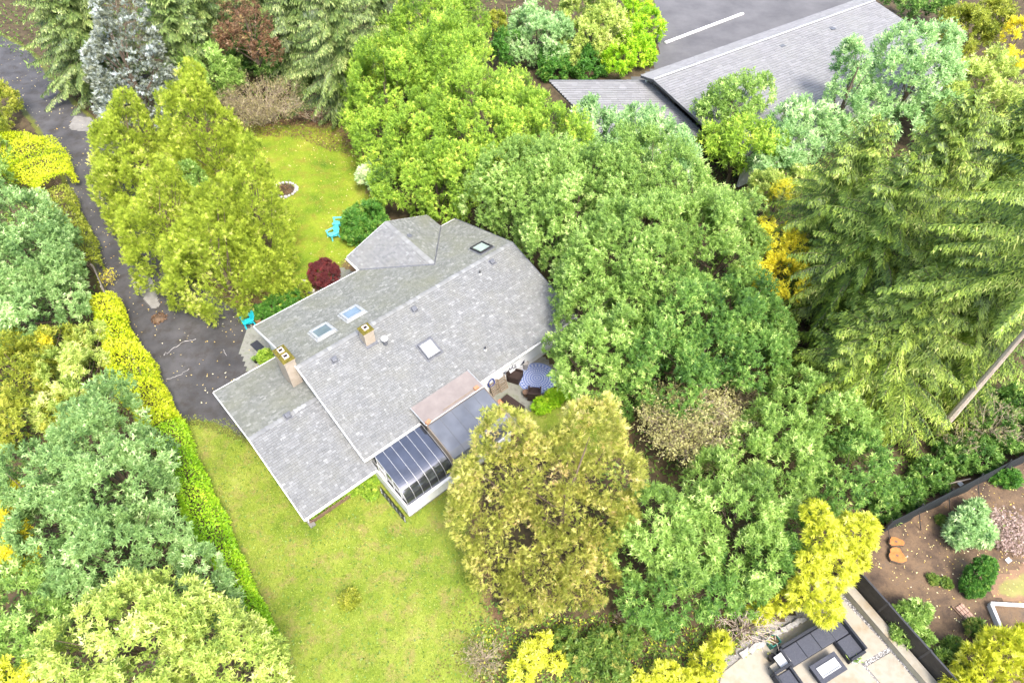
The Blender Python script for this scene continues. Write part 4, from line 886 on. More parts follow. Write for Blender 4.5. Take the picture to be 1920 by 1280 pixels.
# planting bed by the garage
bed = thing('raised_bed', W(-2.5, -5.55), 'timber edged planting bed along the garage eave', 'raised bed', YAW)
for x0, x1, y0, y1 in ((-1.25, 1.25, -.46, -.40), (-1.25, -1.18, -.40, .35), (1.18, 1.25, -.40, .35), (-.1, -.04, -.40, .35)):
    mb = MB(); mb.box(((x0 + x1) / 2, (y0 + y1) / 2, .14), (x1 - x0, y1 - y0, .28)); mb.build('board', M['wooddark'], bed)
mb = MB(); mb.box((0, -.02, .09), (2.36, .74, .18)); mb.build('soil', M['soil'], bed)
g = np.random.default_rng(12); n = 700; b = np.stack([g.uniform(-1.15, 1.15, n), g.uniform(-.38, -.02, n), np.full(n, .2)], 1); d = nrm(rand_dirs(g, n, .1) + [0, 0, .4]); l = g.uniform(.08, .2, n); lf = Leafy(); lf.add(*leaves(g, b + d * (l * .3)[:, None], d, l, l * .5, .5 + g.normal(0, .2, n))); lf.build('seedlings', FO['laurel_bright'], bed, kind='stuff')
for (a, b, lab, rz) in ((-.95, -5.5, 'brown timber box beside the right end of the planting bed', 0), (-1.0, -5.2, 'brown block tucked under the garage eave next to the timber box', .3)):
    mb = MB(); mb.box((0, 0, .15), (.38, .3, .3)); mb.box((0, 0, .31), (.42, .34, .03)); o = mb.build('planter_box', M['wooddark'], None, W(a, b, .012), YAW + rz); tag(o, lab, 'box')
for k, (px, py, lab) in enumerate(((893, 727, 'orange brick lying on the right end of the flat brown roof'), (803, 791, 'orange brick lying on the left end of the flat brown roof'))):
    a, b = AB(px, py, 3.1); mb = MB(); mb.box((0, 0, .06), (.3, .2, .12)); o = mb.build('brick', M['terracotta'], None, W(a, b - .0, 3.06), YAW + .2 * k, bevel=.01); tag(o, lab, 'brick', 'bricks weighing down the flat roof')
# rear patio
zp = .016
def wicker_chair(px, py, rz, label, name='wicker_armchair', back=True, zc=.35):
    P = U(px, py, zc); o = thing(name, (P[0], P[1], zp), label, 'chair', rz); mb = MB(); mb.box((0, 0, .19), (.76, .8, .30)); mb.build('base', M['wicker'], o)
    mb = MB(); mb.box((.04, 0, .41), (.66, .58, .13)); mb.build('cushion', M['wooddark'] if False else M['wicker'], o, bevel=.03)
    for s in (-1, 1): mb = MB(); mb.box((.02, s * .35, .45), (.72, .1, .24)); mb.build('armrest', M['wicker'], o)
    mb = MB(); mb.box((-.36, 0, .50), (.1, .8, .72), tilt=('Y', -.14)); mb.build('backrest', M['wicker'], o)
    for sx in (-1, 1):
        for sy in (-1, 1): mb = MB(); mb.box((sx * .33, sy * .35, .02), (.05, .05, .04)); mb.build('leg', M['darkmetal'], o)
    return o
wicker_chair(966, 704, R_(-22), 'dark wicker armchair against the printed wall beside the round rug')
wicker_chair(1002, 737, R_(85), 'dark wicker armchair at the lower edge of the round rug, seen from behind')
P = U(962, 757, .3); o = thing('coffee_table', (P[0], P[1], zp), 'dark low bench on the mossy patio slab', 'bench', YAW - math.pi / 2 + .15)
mb = MB(); mb.box((0, 0, .37), (1.45, .55, .06)); mb.build('top', M['wicker'], o, bevel=.015)
for sx in (-1, 1):
    for sy in (-1, 1): mb = MB(); mb.box((sx * .66, sy * .22, .17), (.06, .06, .34)); mb.build('leg', M['darkmetal'], o)
mb = MB(); mb.box((0, 0, .15), (1.26, .04, .05)); mb.build('stretcher', M['darkmetal'], o)
# round rug with a ring pattern
m, t, b = new_mat('ring patterned rug'); tc = t.nodes.new("ShaderNodeTexCoord"); L = t.links.new
sx_ = t.nodes.new("ShaderNodeSeparateXYZ"); L(tc.outputs['Object'], sx_.inputs[0])
def mth(op, a, b_=None):
    n = t.nodes.new("ShaderNodeMath"); n.operation = op
    for i, q in enumerate((a, b_)):
        if q is None: continue
        if isinstance(q, (int, float)): n.inputs[i].default_value = q
        else: L(q, n.inputs[i])
    return n.outputs[0]
rad = mth('SQRT', mth('ADD', mth('MULTIPLY', sx_.outputs[0], sx_.outputs[0]), mth('MULTIPLY', sx_.outputs[1], sx_.outputs[1]))); ang = mth('ARCTAN2', sx_.outputs[1], sx_.outputs[0])
wv_ = mth('ADD', mth('SINE', mth('MULTIPLY', rad, 42.0)), mth('MULTIPLY', mth('SINE', mth('MULTIPLY', ang, 28.0)), mth('ADD', .4, mth('SINE', mth('MULTIPLY', rad, 14.0)))))
rr_ = ramp(t, [(.10, .15, .38), (.20, .26, .47), (.42, .45, .56)], [.2, .5, .8]); L(mth('ADD', mth('MULTIPLY', wv_, .28), .5), rr_.inputs[0]); L(rr_.outputs[0], b.inputs['Base Color']); b.inputs['Roughness'].default_value = .95
P = U(1001, 709); mb = MB(); mb.lathe((0, 0, 0), [(1.2, 0), (1.22, .006), (1.21, .012), (.0001, .012)], 40); o = mb.build('round_rug', m, None, (P[0] + .2, P[1], .020)); tag(o, 'round rug with blue and white rings on the patio', 'rug')
# slatted garden loungers leaning on the wall
for k, (px, py, lab) in enumerate(((941, 719, 'slatted wooden chair leaning on the wall, the one nearer the wicker armchair'), (926, 727, 'slatted wooden chair beside the blue hose, nearer the flat brown roof'))):
    P = U(px, py, .40); o = thing('slatted_chair', (P[0], P[1], zp), lab, 'chair', YAW, 'slatted wooden chairs by the wall')
    for s in (-1, 1):
        mb = MB(); mb.hexa([(s * .26 - .025, -.30, .0), (s * .26 + .025, -.30, .0), (s * .26 + .025, -.24, .0), (s * .26 - .025, -.24, .0), (s * .26 - .025, .06, .95), (s * .26 + .025, .06, .95), (s * .26 + .025, .12, .95), (s * .26 - .025, .12, .95)]); mb.build('side_rail', M['wood'], o)
    for j in range(6):
        u = .08 + .165 * j; mb = MB(); mb.box((0, -.29 + .36 * u, .95 * u), (.56, .03, .085), tilt=('X', -.36)); mb.build('slat', M['wood'], o)
    for s in (-1, 1): mb = MB(); mb.box((s * .26, .02, .27), (.04, .04, .54)); mb.build('leg', M['wood'], o)
# coiled hose on the wall
a, b = 9.02, WF - .12; hz_ = thing('garden_hose', W(a, b, 1.02), 'coiled blue hose hanging on the white wall', 'hose', YAW)
mb = MB(); mb.tube([((.24 + .012 * math.sin(k * 1.7)) * math.cos(k * .45), -.03 - .0022 * (k % 14) * 3, (.30 + .015 * math.sin(k)) * math.sin(k * .45)) for k in range(70)], .03, 6); mb.build('coil', M['blueglaze'], hz_)
mb = MB(); mb.box((0, .03, .02), (.16, .10, .2)); mb.build('hanger', M['white'], hz_)
pot('flower_pot', 986, 737, .2, .38, 'wooddark', 'brown round pot left of the lower wicker armchair', z=zp)
pot('flower_pot', 939, 754, .18, .26, 'terracotta', 'terracotta pot beside the dark bench', z=zp)
pot('urn', 985, 684, .2, .62, 'stone', 'tall grey urn by the printed wall above the round rug', z=zp)
mb = MB(); P = W(8.25, -6.3); mb.tube([(0, 0, 0), (0, 0, 1.0)], .05, 8); mb.lathe((0, 0, 1.0), [(.06, 0), (.22, .03), (.22, .07), (.03, .08)], 12); o = mb.build('patio_stand', M['wood'], None, (P[0], P[1], zp)); tag(o, 'small wooden stand beside the sunroom corner', 'stand')
# ---- lower right terrace
def ZP(x, y, z=.06): return U(*Z6(x, y), z)
zt_ = .062
pa, pb = ZP(440, 740, .4), ZP(760, 545, .4); ldir = pb - pa; ldir[2] = 0; la = math.atan2(ldir[1], ldir[0])
sf = thing('corner_sofa', (ZP(640, 655, .35)[0], ZP(640, 655, .35)[1], zt_), 'charcoal wicker corner sofa with slate cushions on the stone terrace', 'sofa', la)
Minv = Matrix.Rotation(-la, 3, 'Z'); sfo = np.array([*sf.location])
def sl(x, y, z=.35): q = Minv @ Vector(tuple(U(*Z6(x, y), z) - sfo)); return q
mb = MB(); mb.box((-.55, 0, .18), (2.75, .86, .30)); mb.build('base', M['greywicker'], sf, bevel=.02)
mb = MB(); mb.box((-.30, .47, .38), (3.3, .12, .70)); mb.build('backrest', M['greywicker'], sf, bevel=.02)
mb = MB(); mb.box((1.04, -.45, .18), (.84, 1.80, .30)); mb.build('base', M['greywicker'], sf, bevel=.02)
mb = MB(); mb.box((1.52, -.41, .38), (.12, 1.90, .70)); mb.build('backrest', M['greywicker'], sf, bevel=.02)
mb = MB(); mb.box((1.04, -1.41, .31), (.86, .12, .56)); mb.build('armrest', M['greywicker'], sf, bevel=.02)
mb = MB(); mb.box((-1.99, .0, .31), (.12, .9, .56)); mb.build('armrest', M['greywicker'], sf, bevel=.02)
for x in (-1.5, -.64, .22): mb = MB(); mb.box((x, -.02, .40), (.84, .80, .15)); mb.build('seat_cushion', M['cushion'], sf, bevel=.035)
for y in (.0, -.90): mb = MB(); mb.box((1.04, y - .02, .40), (.80, .86, .15)); mb.build('seat_cushion', M['cushion'], sf, bevel=.035)
P = ZP(445, 905, .35); ac = thing('wicker_armchair', (P[0], P[1], zt_), 'charcoal wicker armchair at the bottom edge of the terrace', 'chair', la)
mb = MB(); mb.box((0, 0, .17), (.84, .84, .28)); mb.build('base', M['greywicker'], ac, bevel=.02); mb = MB(); mb.box((0, .42, .38), (.96, .12, .70)); mb.build('backrest', M['greywicker'], ac, bevel=.02)
for s in (-1, 1): mb = MB(); mb.box((s * .42, -.06, .30), (.12, .82, .55)); mb.build('armrest', M['greywicker'], ac, bevel=.02)
mb = MB(); mb.box((0, -.08, .39), (.68, .74, .15)); mb.build('seat_cushion', M['cushion'], ac, bevel=.035)
P = ZP(698, 838, .35); ft = thing('fire_table', (P[0], P[1], zt_), 'slate fire table with a white burner tray in front of the corner sofa', 'table', la)
mb = MB(); mb.box((0, 0, .19), (1.32, .72, .38)); mb.build('base', M['greywicker'], ft, bevel=.015)
mb = MB(); frame_ring(mb, 1.50, .88, .22, .40, .47); mb.build('table_top', M['cushion'], ft, bevel=.01)
mb = MB(); frame_ring(mb, 1.10, .46, .05, .40, .52); mb.build('glass_guard', M['flash'], ft)
mb = MB(); mb.box((0, 0, .43), (1.0, .36, .06)); mb.build('burner_tray', M['dome'], ft)
P = ZP(408, 800, .4); st = thing('side_table', (P[0], P[1], zt_), 'nested side table with a grey top at the end of the corner sofa', 'table', la + .05)
mb = MB(); mb.box((.10, .06, .50), (.60, .52, .035)); mb.build('table_top', M['flash'], st); mb = MB(); mb.box((-.28, -.12, .36), (.56, .50, .03)); mb.build('lower_top', M['palestone'], st)
for (x, y, h_) in ((.37, .29, .48), (.37, -.17, .48), (-.17, .29, .48), (-.17, -.17, .48), (-.53, .1, .345), (-.53, -.34, .345), (-.03, -.34, .345)): mb = MB(); mb.box((x, y, h_ / 2), (.03, .03, h_)); mb.build('leg', M['darkmetal'], st)
pot('flower_pot', *Z6(352, 768), .17, .40, 'black', 'round black pot beside the nested side table', z=zt_)
pot('lantern', *Z6(408, 716), .13, .30, 'white', 'white round lantern on the terrace behind the side table', 'lantern', z=zt_ + .38) if False else None
pot('flower_pot', *Z6(860, 775), .24, .36, 'dome', 'white flower pot with leafy plant at the short end of the corner sofa', z=zt_, plant='laurel_mid', sc=.75)
P = ZP(362, 668, .3); o = thing('plastic_planter', (P[0], P[1], zt_), 'green plastic planter box behind the corner sofa', 'planter', la); mb = MB(); mb.box((0, 0, .03), (.5, .4, .05))
for s in (-1, 1): mb.box((0, s * .20, .22), (.52, .04, .43)); mb.box((s * .25, 0, .22), (.04, .358, .428))
mb.build('box', M['greenplastic'], o); mb = MB(); mb.box((0, 0, .2), (.45, .35, .28)); mb.build('soil', M['soil'], o)
# edging stones behind the sofa
es = thing('stone_edging', (*ZP(360, 640)[:2], .006), 'row of rough edging stones along the back of the terrace', 'stone edging'); g = np.random.default_rng(14); eo = np.array([*es.location])
for k in range(16):
    q = ZP(175 + 24 * k, 752 - 14.5 * k, 0) - eo; mb = MB(); bm_ = bmesh.new(); bmesh.ops.create_cube(bm_, size=1.0)
    for v in bm_.verts: v.co *= 1; v.co.x *= .30; v.co.y *= .22; v.co.z *= .18; v.co += Vector(g.normal(0, .02, 3))
    me = bpy.data.meshes.new('stone'); bm_.to_mesh(me); bm_.free(); me.materials.append(M['stone']); o = bpy.data.objects.new('stone', me); COL.objects.link(o); o.parent = es; o.location = (q[0] + g.normal(0, .03), q[1] + g.normal(0, .03), .08); o.rotation_euler.z = la + g.normal(0, .2)
# pebbles in the gravel joints
g = np.random.default_rng(15); pb_ = []; lines = [((780, 390), (1262, 928), 1500, .16), ((930, 815), (1080, 720), 420, .10), ((920, 815), (1110, 1040), 500, .10), ((165, 780), (560, 545), 500, .16)]
V, F_ = [], []
for (p, q, n, w) in lines:
    A_, B_ = ZP(*p, 0), ZP(*q, 0)
    for _ in range(n):
        c = A_ + (B_ - A_) * g.random() + np.array([*g.normal(0, w, 2), .015]); s = g.uniform(.018, .045); k = len(V)
        V += [c + np.array(d) * s * g.uniform(.7, 1.2) for d in ((1, 0, 0), (-1, 0, 0), (0, 1, 0), (0, -1, 0), (0, 0, .8))]; F_ += [(k, k + 2, k + 4), (k + 2, k + 1, k + 4), (k + 1, k + 3, k + 4), (k + 3, k, k + 4)]
M['pebble'] = tint_mat('pebbles', [(.05, .05, .055), (.22, .21, .20), (.58, .56, .53)], .8)
attr_mesh('pebbles', V, F_, M['pebble'], tint=np.repeat(g.random(len(V) // 5), 5), kind='stuff')
# stumps
for k, (px, py, r, lab) in enumerate(((1680, 1015, .34, 'smaller fresh cut orange stump near the mesh fence'), (1682, 1041, .46, 'larger lobed orange stump with a dark heart in the bare soil'))):
    P = U(px, py, .2); o = thing('tree_stump', (P[0], P[1], 0), lab, 'stump', group='cut stumps in the garden soil'); g = np.random.default_rng(20 + k); n = 18; ph_ = g.uniform(0, 6, 3)
    rad = [r * (1 + .16 * math.sin(2 * a + ph_[0]) + .14 * math.sin(3 * a + ph_[1]) + .06 * math.sin(7 * a)) for a in np.linspace(0, 2 * math.pi, n + 1)[:-1]]; mb = MB()
    mb.prism([(rad[i] * 1.06 * math.cos(2 * math.pi * i / n), rad[i] * .82 * math.sin(2 * math.pi * i / n)) for i in range(n)], -.05, .20); mb.build('bark', M['bark'], o)
    mb = MB(); mb.prism([(rad[i] * 1.0 * math.cos(2 * math.pi * i / n), rad[i] * .77 * math.sin(2 * math.pi * i / n)) for i in range(n)], .19, .225); c = mb.build('cut_face', M['stump'], o)
    mb = MB(); mb.prism([(.09 * math.cos(q), .07 * math.sin(q)) for q in np.linspace(0, 6.28, 9)[:-1]], .2, .232); mb.build('heart', M['wooddark'], c)
# white raised bed frame
c0, c1, c2_, c3 = [U(*Z6(*p)) for p in ((1695, 445), (1960, 460), (2010, 720), (1800, 700))]; rb_ = thing('raised_bed', (c0[0], c0[1], 0), 'white timber frame of a raised bed at the right edge', 'raised bed')
cs_ = [c - np.array([c0[0], c0[1], 0]) for c in (c0, c1, c2_, c3)]
for i in range(4):
    a, b = cs_[i], cs_[(i + 1) % 4]; d = b - a; mb = MB(); mb.box(((a[0] + b[0]) / 2, (a[1] + b[1]) / 2, .17), (np.hypot(d[0], d[1]) - .02 * i, .14, .34 + .004 * i), math.atan2(d[1], d[0])); mb.build('board', M['white'], rb_)
mb = MB(); mb.prism([tuple(c[:2]) for c in cs_][::-1], .0, .2); mb.build('soil', M['redsoil'], rb_)
# brick path scrap and flagstone
P = U(*Z6(1572, 512)); bp = thing('brick_patch', (P[0], P[1], .006), 'small patch of laid bricks beside the white frame', 'brick paving', R_(-62)); base = None
for i in range(5):
    for j in range(3):
        if base is None: mb = MB(); mb.box((0, 0, .035), (.21, .13, .06)); base = mb.build('brick', M['brick'], bp); o = base
        else: o = base.copy(); COL.objects.link(o); o.parent = bp
        o.location = ((i - 2) * .23, (j - 1) * .155, .004 * ((i * 3 + j) % 3)); o.rotation_euler.z = .05 * math.sin(i * 3 + j)
mb = MB(); mb.box((-.05, -.32, .03), (1.3, .07, .07)); mb.build('edging', M['wooddark'], bp)
P = U(*Z6(1490, 678)); mb = MB(); mb.box((0, 0, .03), (.52, .50, .06), 0); o = mb.build('flagstone', M['palestone'], None, (P[0], P[1], .006), -.35, bevel=.01); tag(o, 'single square pale flagstone in the weeds', 'flagstone')
for px, py, lab in ((1800, 912, 'pale blue scrap of cloth at the foot of the mesh fence'), (1890, 1056, 'white scrap of paper beside the pinkish bush')):
    P = U(px, py); mb = MB(); g = np.random.default_rng(px); V = [(x * .1, y * .07, .02 + .03 * g.random()) for y in range(4) for x in range(4)]; V += [(x, y, z - .012) for x, y, z in V]; f = [(y * 4 + x, y * 4 + x + 1, y * 4 + x + 5, y * 4 + x + 4) for y in range(3) for x in range(3)]; mb.add(V, f + [tuple(16 + i for i in q[::-1]) for q in f]); o = mb.build('paper_scrap', M['wrap'], None, (P[0], P[1], .008), .5); tag(o, lab, 'scrap')
P0, P1 = U(1745, 915, .3), U(1820, 897, .9); mb = MB(); mb.tube([P0, (P0 + P1) / 2 + [0, 0, .04], P1], [.05, .045, .03], 7); o = mb.build('fallen_branch', M['palebark']); tag(o, 'pale broken branch lying against the mesh fence', 'branch')
# ------------------------------------------------------------------ vegetation
T_ = lobe_tree
G_LN = 'bright green broadleaf trees in the row behind the house'
bl = dict(L=.195, sub=.68, spacing=.355, per=8, up=.8, elong=1.4)
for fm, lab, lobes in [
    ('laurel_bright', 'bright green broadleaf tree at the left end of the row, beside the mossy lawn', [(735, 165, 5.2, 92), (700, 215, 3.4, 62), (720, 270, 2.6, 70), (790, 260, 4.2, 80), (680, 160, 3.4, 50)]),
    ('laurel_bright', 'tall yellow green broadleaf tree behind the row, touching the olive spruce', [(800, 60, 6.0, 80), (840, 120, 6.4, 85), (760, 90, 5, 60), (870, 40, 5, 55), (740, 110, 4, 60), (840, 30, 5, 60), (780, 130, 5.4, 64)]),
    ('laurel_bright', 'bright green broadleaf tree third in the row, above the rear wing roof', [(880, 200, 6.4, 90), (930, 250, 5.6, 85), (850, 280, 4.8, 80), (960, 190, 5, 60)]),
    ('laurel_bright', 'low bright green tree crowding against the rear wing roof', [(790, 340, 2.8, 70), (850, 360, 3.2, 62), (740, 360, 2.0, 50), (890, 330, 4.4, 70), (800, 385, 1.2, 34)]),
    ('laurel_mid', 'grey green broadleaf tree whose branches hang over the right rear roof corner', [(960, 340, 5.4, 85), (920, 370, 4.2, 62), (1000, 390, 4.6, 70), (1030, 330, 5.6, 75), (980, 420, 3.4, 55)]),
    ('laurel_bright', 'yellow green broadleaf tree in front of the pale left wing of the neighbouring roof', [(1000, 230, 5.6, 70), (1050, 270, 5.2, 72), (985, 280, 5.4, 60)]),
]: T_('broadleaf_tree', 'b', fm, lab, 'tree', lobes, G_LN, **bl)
G_C = 'green broadleaf trees in the middle wood'
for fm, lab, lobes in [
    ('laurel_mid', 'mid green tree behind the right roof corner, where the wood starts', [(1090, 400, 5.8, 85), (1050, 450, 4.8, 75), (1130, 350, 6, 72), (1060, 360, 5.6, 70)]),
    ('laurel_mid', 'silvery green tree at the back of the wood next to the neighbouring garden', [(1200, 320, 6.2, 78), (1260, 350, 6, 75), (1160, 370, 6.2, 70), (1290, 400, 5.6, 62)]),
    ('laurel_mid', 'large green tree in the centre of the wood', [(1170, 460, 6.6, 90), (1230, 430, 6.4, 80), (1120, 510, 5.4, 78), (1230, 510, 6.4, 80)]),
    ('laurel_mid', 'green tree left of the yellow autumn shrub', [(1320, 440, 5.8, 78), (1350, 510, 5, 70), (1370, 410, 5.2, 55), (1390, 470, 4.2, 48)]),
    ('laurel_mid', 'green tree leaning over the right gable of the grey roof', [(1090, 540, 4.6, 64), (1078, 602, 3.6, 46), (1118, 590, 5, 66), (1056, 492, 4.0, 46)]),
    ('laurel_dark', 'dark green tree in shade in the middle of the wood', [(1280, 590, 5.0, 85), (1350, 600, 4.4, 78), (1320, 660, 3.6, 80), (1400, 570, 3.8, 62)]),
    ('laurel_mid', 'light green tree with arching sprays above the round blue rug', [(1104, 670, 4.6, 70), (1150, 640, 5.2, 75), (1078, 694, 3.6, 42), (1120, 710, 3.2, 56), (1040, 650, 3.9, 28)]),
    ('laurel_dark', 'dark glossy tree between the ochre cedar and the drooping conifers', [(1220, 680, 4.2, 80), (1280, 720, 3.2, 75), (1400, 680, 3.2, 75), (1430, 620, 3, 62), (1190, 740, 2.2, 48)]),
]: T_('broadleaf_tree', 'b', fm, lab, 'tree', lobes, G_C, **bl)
G_R = 'big leaved evergreen shrubs below the conifers'
rb = dict(elong=1.2, L=.22, sub=.65, spacing=.37, per=9, ratio=.34, up=.7)
for fm, lab, lobes in [
    ('laurel_mid', 'glossy blue green evergreen shrub under the lowest conifer branches', [(1530, 760, 3.0, 62), (1580, 790, 2.8, 62), (1490, 730, 3, 50)]),
    ('laurel_mid', 'glossy evergreen shrub right of the bare twiggy bush', [(1450, 810, 2.8, 72), (1480, 870, 2.4, 66), (1400, 850, 2.2, 60)]),
    ('laurel_dark', 'dark evergreen shrub behind the two orange stumps', [(1600, 870, 2.2, 66), (1570, 920, 1.8, 50), (1640, 910, 1.5, 42)]),
    ('laurel_mid', 'bright evergreen shrub touching the right side of the ochre cedar', [(1230, 980, 3.2, 82), (1280, 1030, 3.0, 78), (1190, 1040, 2.4, 58)]),
    ('laurel_mid', 'wide evergreen shrub filling the hollow above the yellow tree', [(1360, 970, 3.0, 80), (1430, 930, 2.8, 72), (1400, 1040, 2.5, 72), (1340, 900, 2.6, 60)]),
    ('laurel_dark', 'low evergreen shrub at the foot of the ochre cedar', [(1200, 1120, 1.7, 55), (1270, 1110, 2.0, 66), (1340, 1100, 2.0, 60), (1240, 1160, 1.2, 40)]),
    ('laurel_dark', 'dark evergreen shrub left of the yellow feathery tree', [(1470, 1000, 2.3, 56), (1440, 1060, 2.0, 50), (1400, 1110, 1.6, 40)]),
]: T_('evergreen_shrub', 'b', fm, lab, 'shrub', lobes, G_R, **rb)
# golden arborvitae beside the driveway
G_A = 'golden arborvitae clump between drive and lawn'
fn = dict(L=.22, sub=.45, spacing=.295, per=8, elong=1.5, up=1.0, width=.24)
for lab, lobes, base in [
    ('golden arborvitae with the highest tip, at the back of the clump', [(366, 168, 6.4, 27, 2.3), (372, 215, 4.9, 46, 1.6), (378, 262, 3.0, 76, 1.5), (395, 310, 1.8, 70, 1.2)], None),
    ('golden arborvitae at the upper left of the clump, next to the blue spruce', [(248, 212, 5.3, 25, 2.2), (252, 255, 3.9, 44, 1.5), (240, 300, 2.6, 62, 1.4), (262, 350, 1.8, 66, 1.1)], None),
    ('olive arborvitae on the left flank of the clump, overhanging the drive', [(225, 360, 2.0, 50, 1.3), (240, 410, 1.2, 40, 1.1)], None),
    ('golden arborvitae with a ragged tip in the middle of the clump', [(322, 338, 5.5, 25, 2.1), (318, 382, 4.1, 52, 1.5), (300, 440, 2.6, 72, 1.3), (305, 500, 1.6, 62, 1.1)], None),
    ('broad golden arborvitae nearest the lawn chairs', [(478, 306, 6.6, 26, 2.4), (478, 355, 5.0, 44, 1.7), (478, 412, 3.6, 76, 1.5), (490, 480, 2.0, 72, 1.2)], None),
    ('large golden arborvitae bulging over the drive beside the turquoise chair', [(404, 388, 6.1, 28, 2.1), (410, 442, 4.5, 62, 1.4), (410, 510, 2.8, 92, 1.3), (420, 560, 1.4, 58, 1.0), (360, 530, 1.8, 60, 1.0), (480, 530, 1.6, 66, 1.0)], None),
]: T_('arborvitae', 'fan', 'cypress', lab, 'tree', lobes, G_A, base=base, **fn)
T_('dark_shrub', 'b', 'laurel_mid', 'small dark green shrub in the gap of the golden arborvitae clump', 'shrub', [(355, 335, 3.4, 30), (375, 350, 3.0, 24)], None, L=.2, spacing=.3)
T_('low_shrub', 'b', 'clipped', 'low dark green shrub between the arborvitae and the rear eave', 'shrub', [(520, 572, .4, 30, .6), (490, 585, .35, 22, .6), (548, 560, .5, 26, .7)], None, L=.13, sub=.3, spacing=.17)
T_('olive_shrub', 'fan', 'cypress', 'small olive shrub beside the stepping path behind the house', 'shrub', [(560, 545, .7, 24), (535, 545, .7, 24)], None, L=.14, sub=.3, spacing=.18)
# ochre cedar in front of the sunroom
T_('ochre_cedar', 'fan', 'cedar', 'big ochre and olive cedar with a brown trunk hollow in front of the sunroom', 'tree',
   [(945, 832, 6.2, 62, 1.4), (1110, 812, 7.2, 62, 1.5), (1140, 890, 5.2, 72, 1.3), (1040, 880, 5.2, 78, 1.2), (935, 905, 4.6, 88, 1.25), (900, 960, 3.2, 68, 1.1), (955, 1000, 3.0, 82, 1.1), (1110, 970, 3.6, 70, 1.0), (1020, 1070, 2.2, 84, 1.0), (930, 1060, 1.8, 60, .9), (1100, 1090, 1.8, 60, .9), (1000, 970, 3.6, 70, 1.0), (985, 1130, 1.2, 44, .8), (1160, 960, 3.6, 44), (1050, 960, 4.4, 66), (1000, 905, 5.2, 74), (1060, 1040, 3.0, 60)],
   None, L=.215, sub=.5, spacing=.262, per=8, elong=1.3, up=.8, width=.24, base=(1045, 1030))
seed[0] += 1
# drooping conifers on the right
G_H = 'drooping conifers on the right'
hk = dict(nb=190, droop=.62, lift=.25, tw=.8, hang=.75, step=.17, wid=.075, tint0=.37)
conifer('hemlock', 'hemlock', 'tall drooping hemlock whose tip stands left, nearest the grey neighbouring roof', 13.0, 4.2, top=(1650, 225), group=G_H, z0=2, **hk)
conifer('hemlock', 'hemlock', 'drooping hemlock with arching layers in the centre of the conifers', 13.5, 5.0, top=(1725, 290), group=G_H, z0=1.5, **hk)
conifer('hemlock', 'hemlock', 'olive hemlock at the back right of the conifers', 12.5, 4.2, top=(1835, 175), group=G_H, z0=2, **hk)
conifer('cedar_tree', 'hemlock_lime', 'lime green cedar with broad hanging fronds above the garden fence', 10.5, 4.8, top=(1765, 520), group=G_H, z0=1.2, **dict(hk, tw=.95, nb=180))
conifer('cedar_tree', 'hemlock_lime', 'lime cedar low in front of the other conifers, spreading towards the evergreens', 7.5, 3.8, top=(1655, 600), group=G_H, z0=.8, **dict(hk, tw=.85, nb=140))
conifer('tall_fir', 'hemlock', 'very tall bare trunked fir at the right edge, its pale trunk slanting up', 21.0, 6.2, base=(1756, 812), trunk='palebark', group=G_H, r0=.24, z0=12.0, limbn=0, **dict(hk, nb=100, tw=.75, droop=.45, lmin=1.2, pw=.55, step=.18, wid=.075))
conifer('hemlock', 'hemlock', 'dense hemlock behind the pale slanting trunk', 10.0, 4.4, top=(1900, 500), group=G_H, z0=1, **hk)
conifer('hemlock', 'hemlock', 'hemlock at the right edge above the pale slanting trunk', 11.5, 4.4, top=(1960, 330), group=G_H, z0=1.5, **hk)
conifer('cedar_tree', 'hemlock_lime', 'lime cedar with pale tips in the middle of the right hand conifers', 12.0, 4.2, top=(1840, 400), group=G_H, z0=1.2, **hk)
conifer('hemlock', 'hemlock', 'olive hemlock cut by the right edge, next to the yellow green garden trees', 11.0, 4.6, top=(1960, 180), group=G_H, z0=1, **hk)
T_('ivy_shrub', 'b', 'laurel_dark', 'dark ivy bank under the lime cedar, before the mesh fence', 'shrub', [(1745, 890, .5, 40, .6), (1700, 925, .5, 36, .6), (1790, 855, .6, 40, .6), (1660, 955, .4, 30, .6), (1850, 760, .8, 44, .7)], None, L=.2, sub=.4, spacing=.28)
twiggy('dead_brush', 'tangle of dead hanging branches under the pale slanting trunk', 1860, 790, 60, 3.2, 'dead', 50, 500, r=.018)
twiggy('dead_brush', 'dry brown branches beside the dark ivy behind the garden fence', 1800, 830, 40, 2.0, 'dead', 26, 260, r=.018)
T_('ivy_shrub', 'b', 'laurel_dark', 'dark ivy mound against the garden fence at the right edge', 'shrub', [(1880, 800, 1.0, 60, .7), (1830, 850, .7, 45, .7), (1930, 770, 1.0, 60, .8)], None, L=.2, sub=.4, spacing=.26)
# upper left conifers
fk = dict(nb=180, droop=.5, lift=.15, tw=.8, hang=.6, step=.18, wid=.085, tint0=.40)
conifer('fir_tree', 'fir', 'dark drooping fir standing at the bend of the drive', 13.0, 4.5, base=(185, 168), **dict(fk, tint0=.44))
conifer('fir_tree', 'fir', 'shaded fir squeezed between the drive fir and the blue spruce', 12, 5.0, base=(215, 175), **fk)
T_('blue_spruce', 'fan', 'bluespruce', 'silvery blue spruce beside the golden arborvitae', 'tree', [(222, -30, 9.6, 40, 1.4), (226, 25, 8.2, 52, 1.1), (236, 80, 6.4, 66, .9), (200, 110, 5.6, 50, .6), (248, 132, 4.8, 80, .7), (290, 150, 3.8, 50, .6), (256, 185, 2.8, 78, .7), (262, 222, 1.4, 56, .8)], None, L=.24, width=.30, sub=.42, spacing=.36, per=8, up=.35, elong=.7, spread=60, tint0=.52, base=(285, 230))
conifer('fir_tree', 'fir', 'green fir behind the blue spruce at the top edge', 12.0, 4.4, top=(330, -110), **fk)
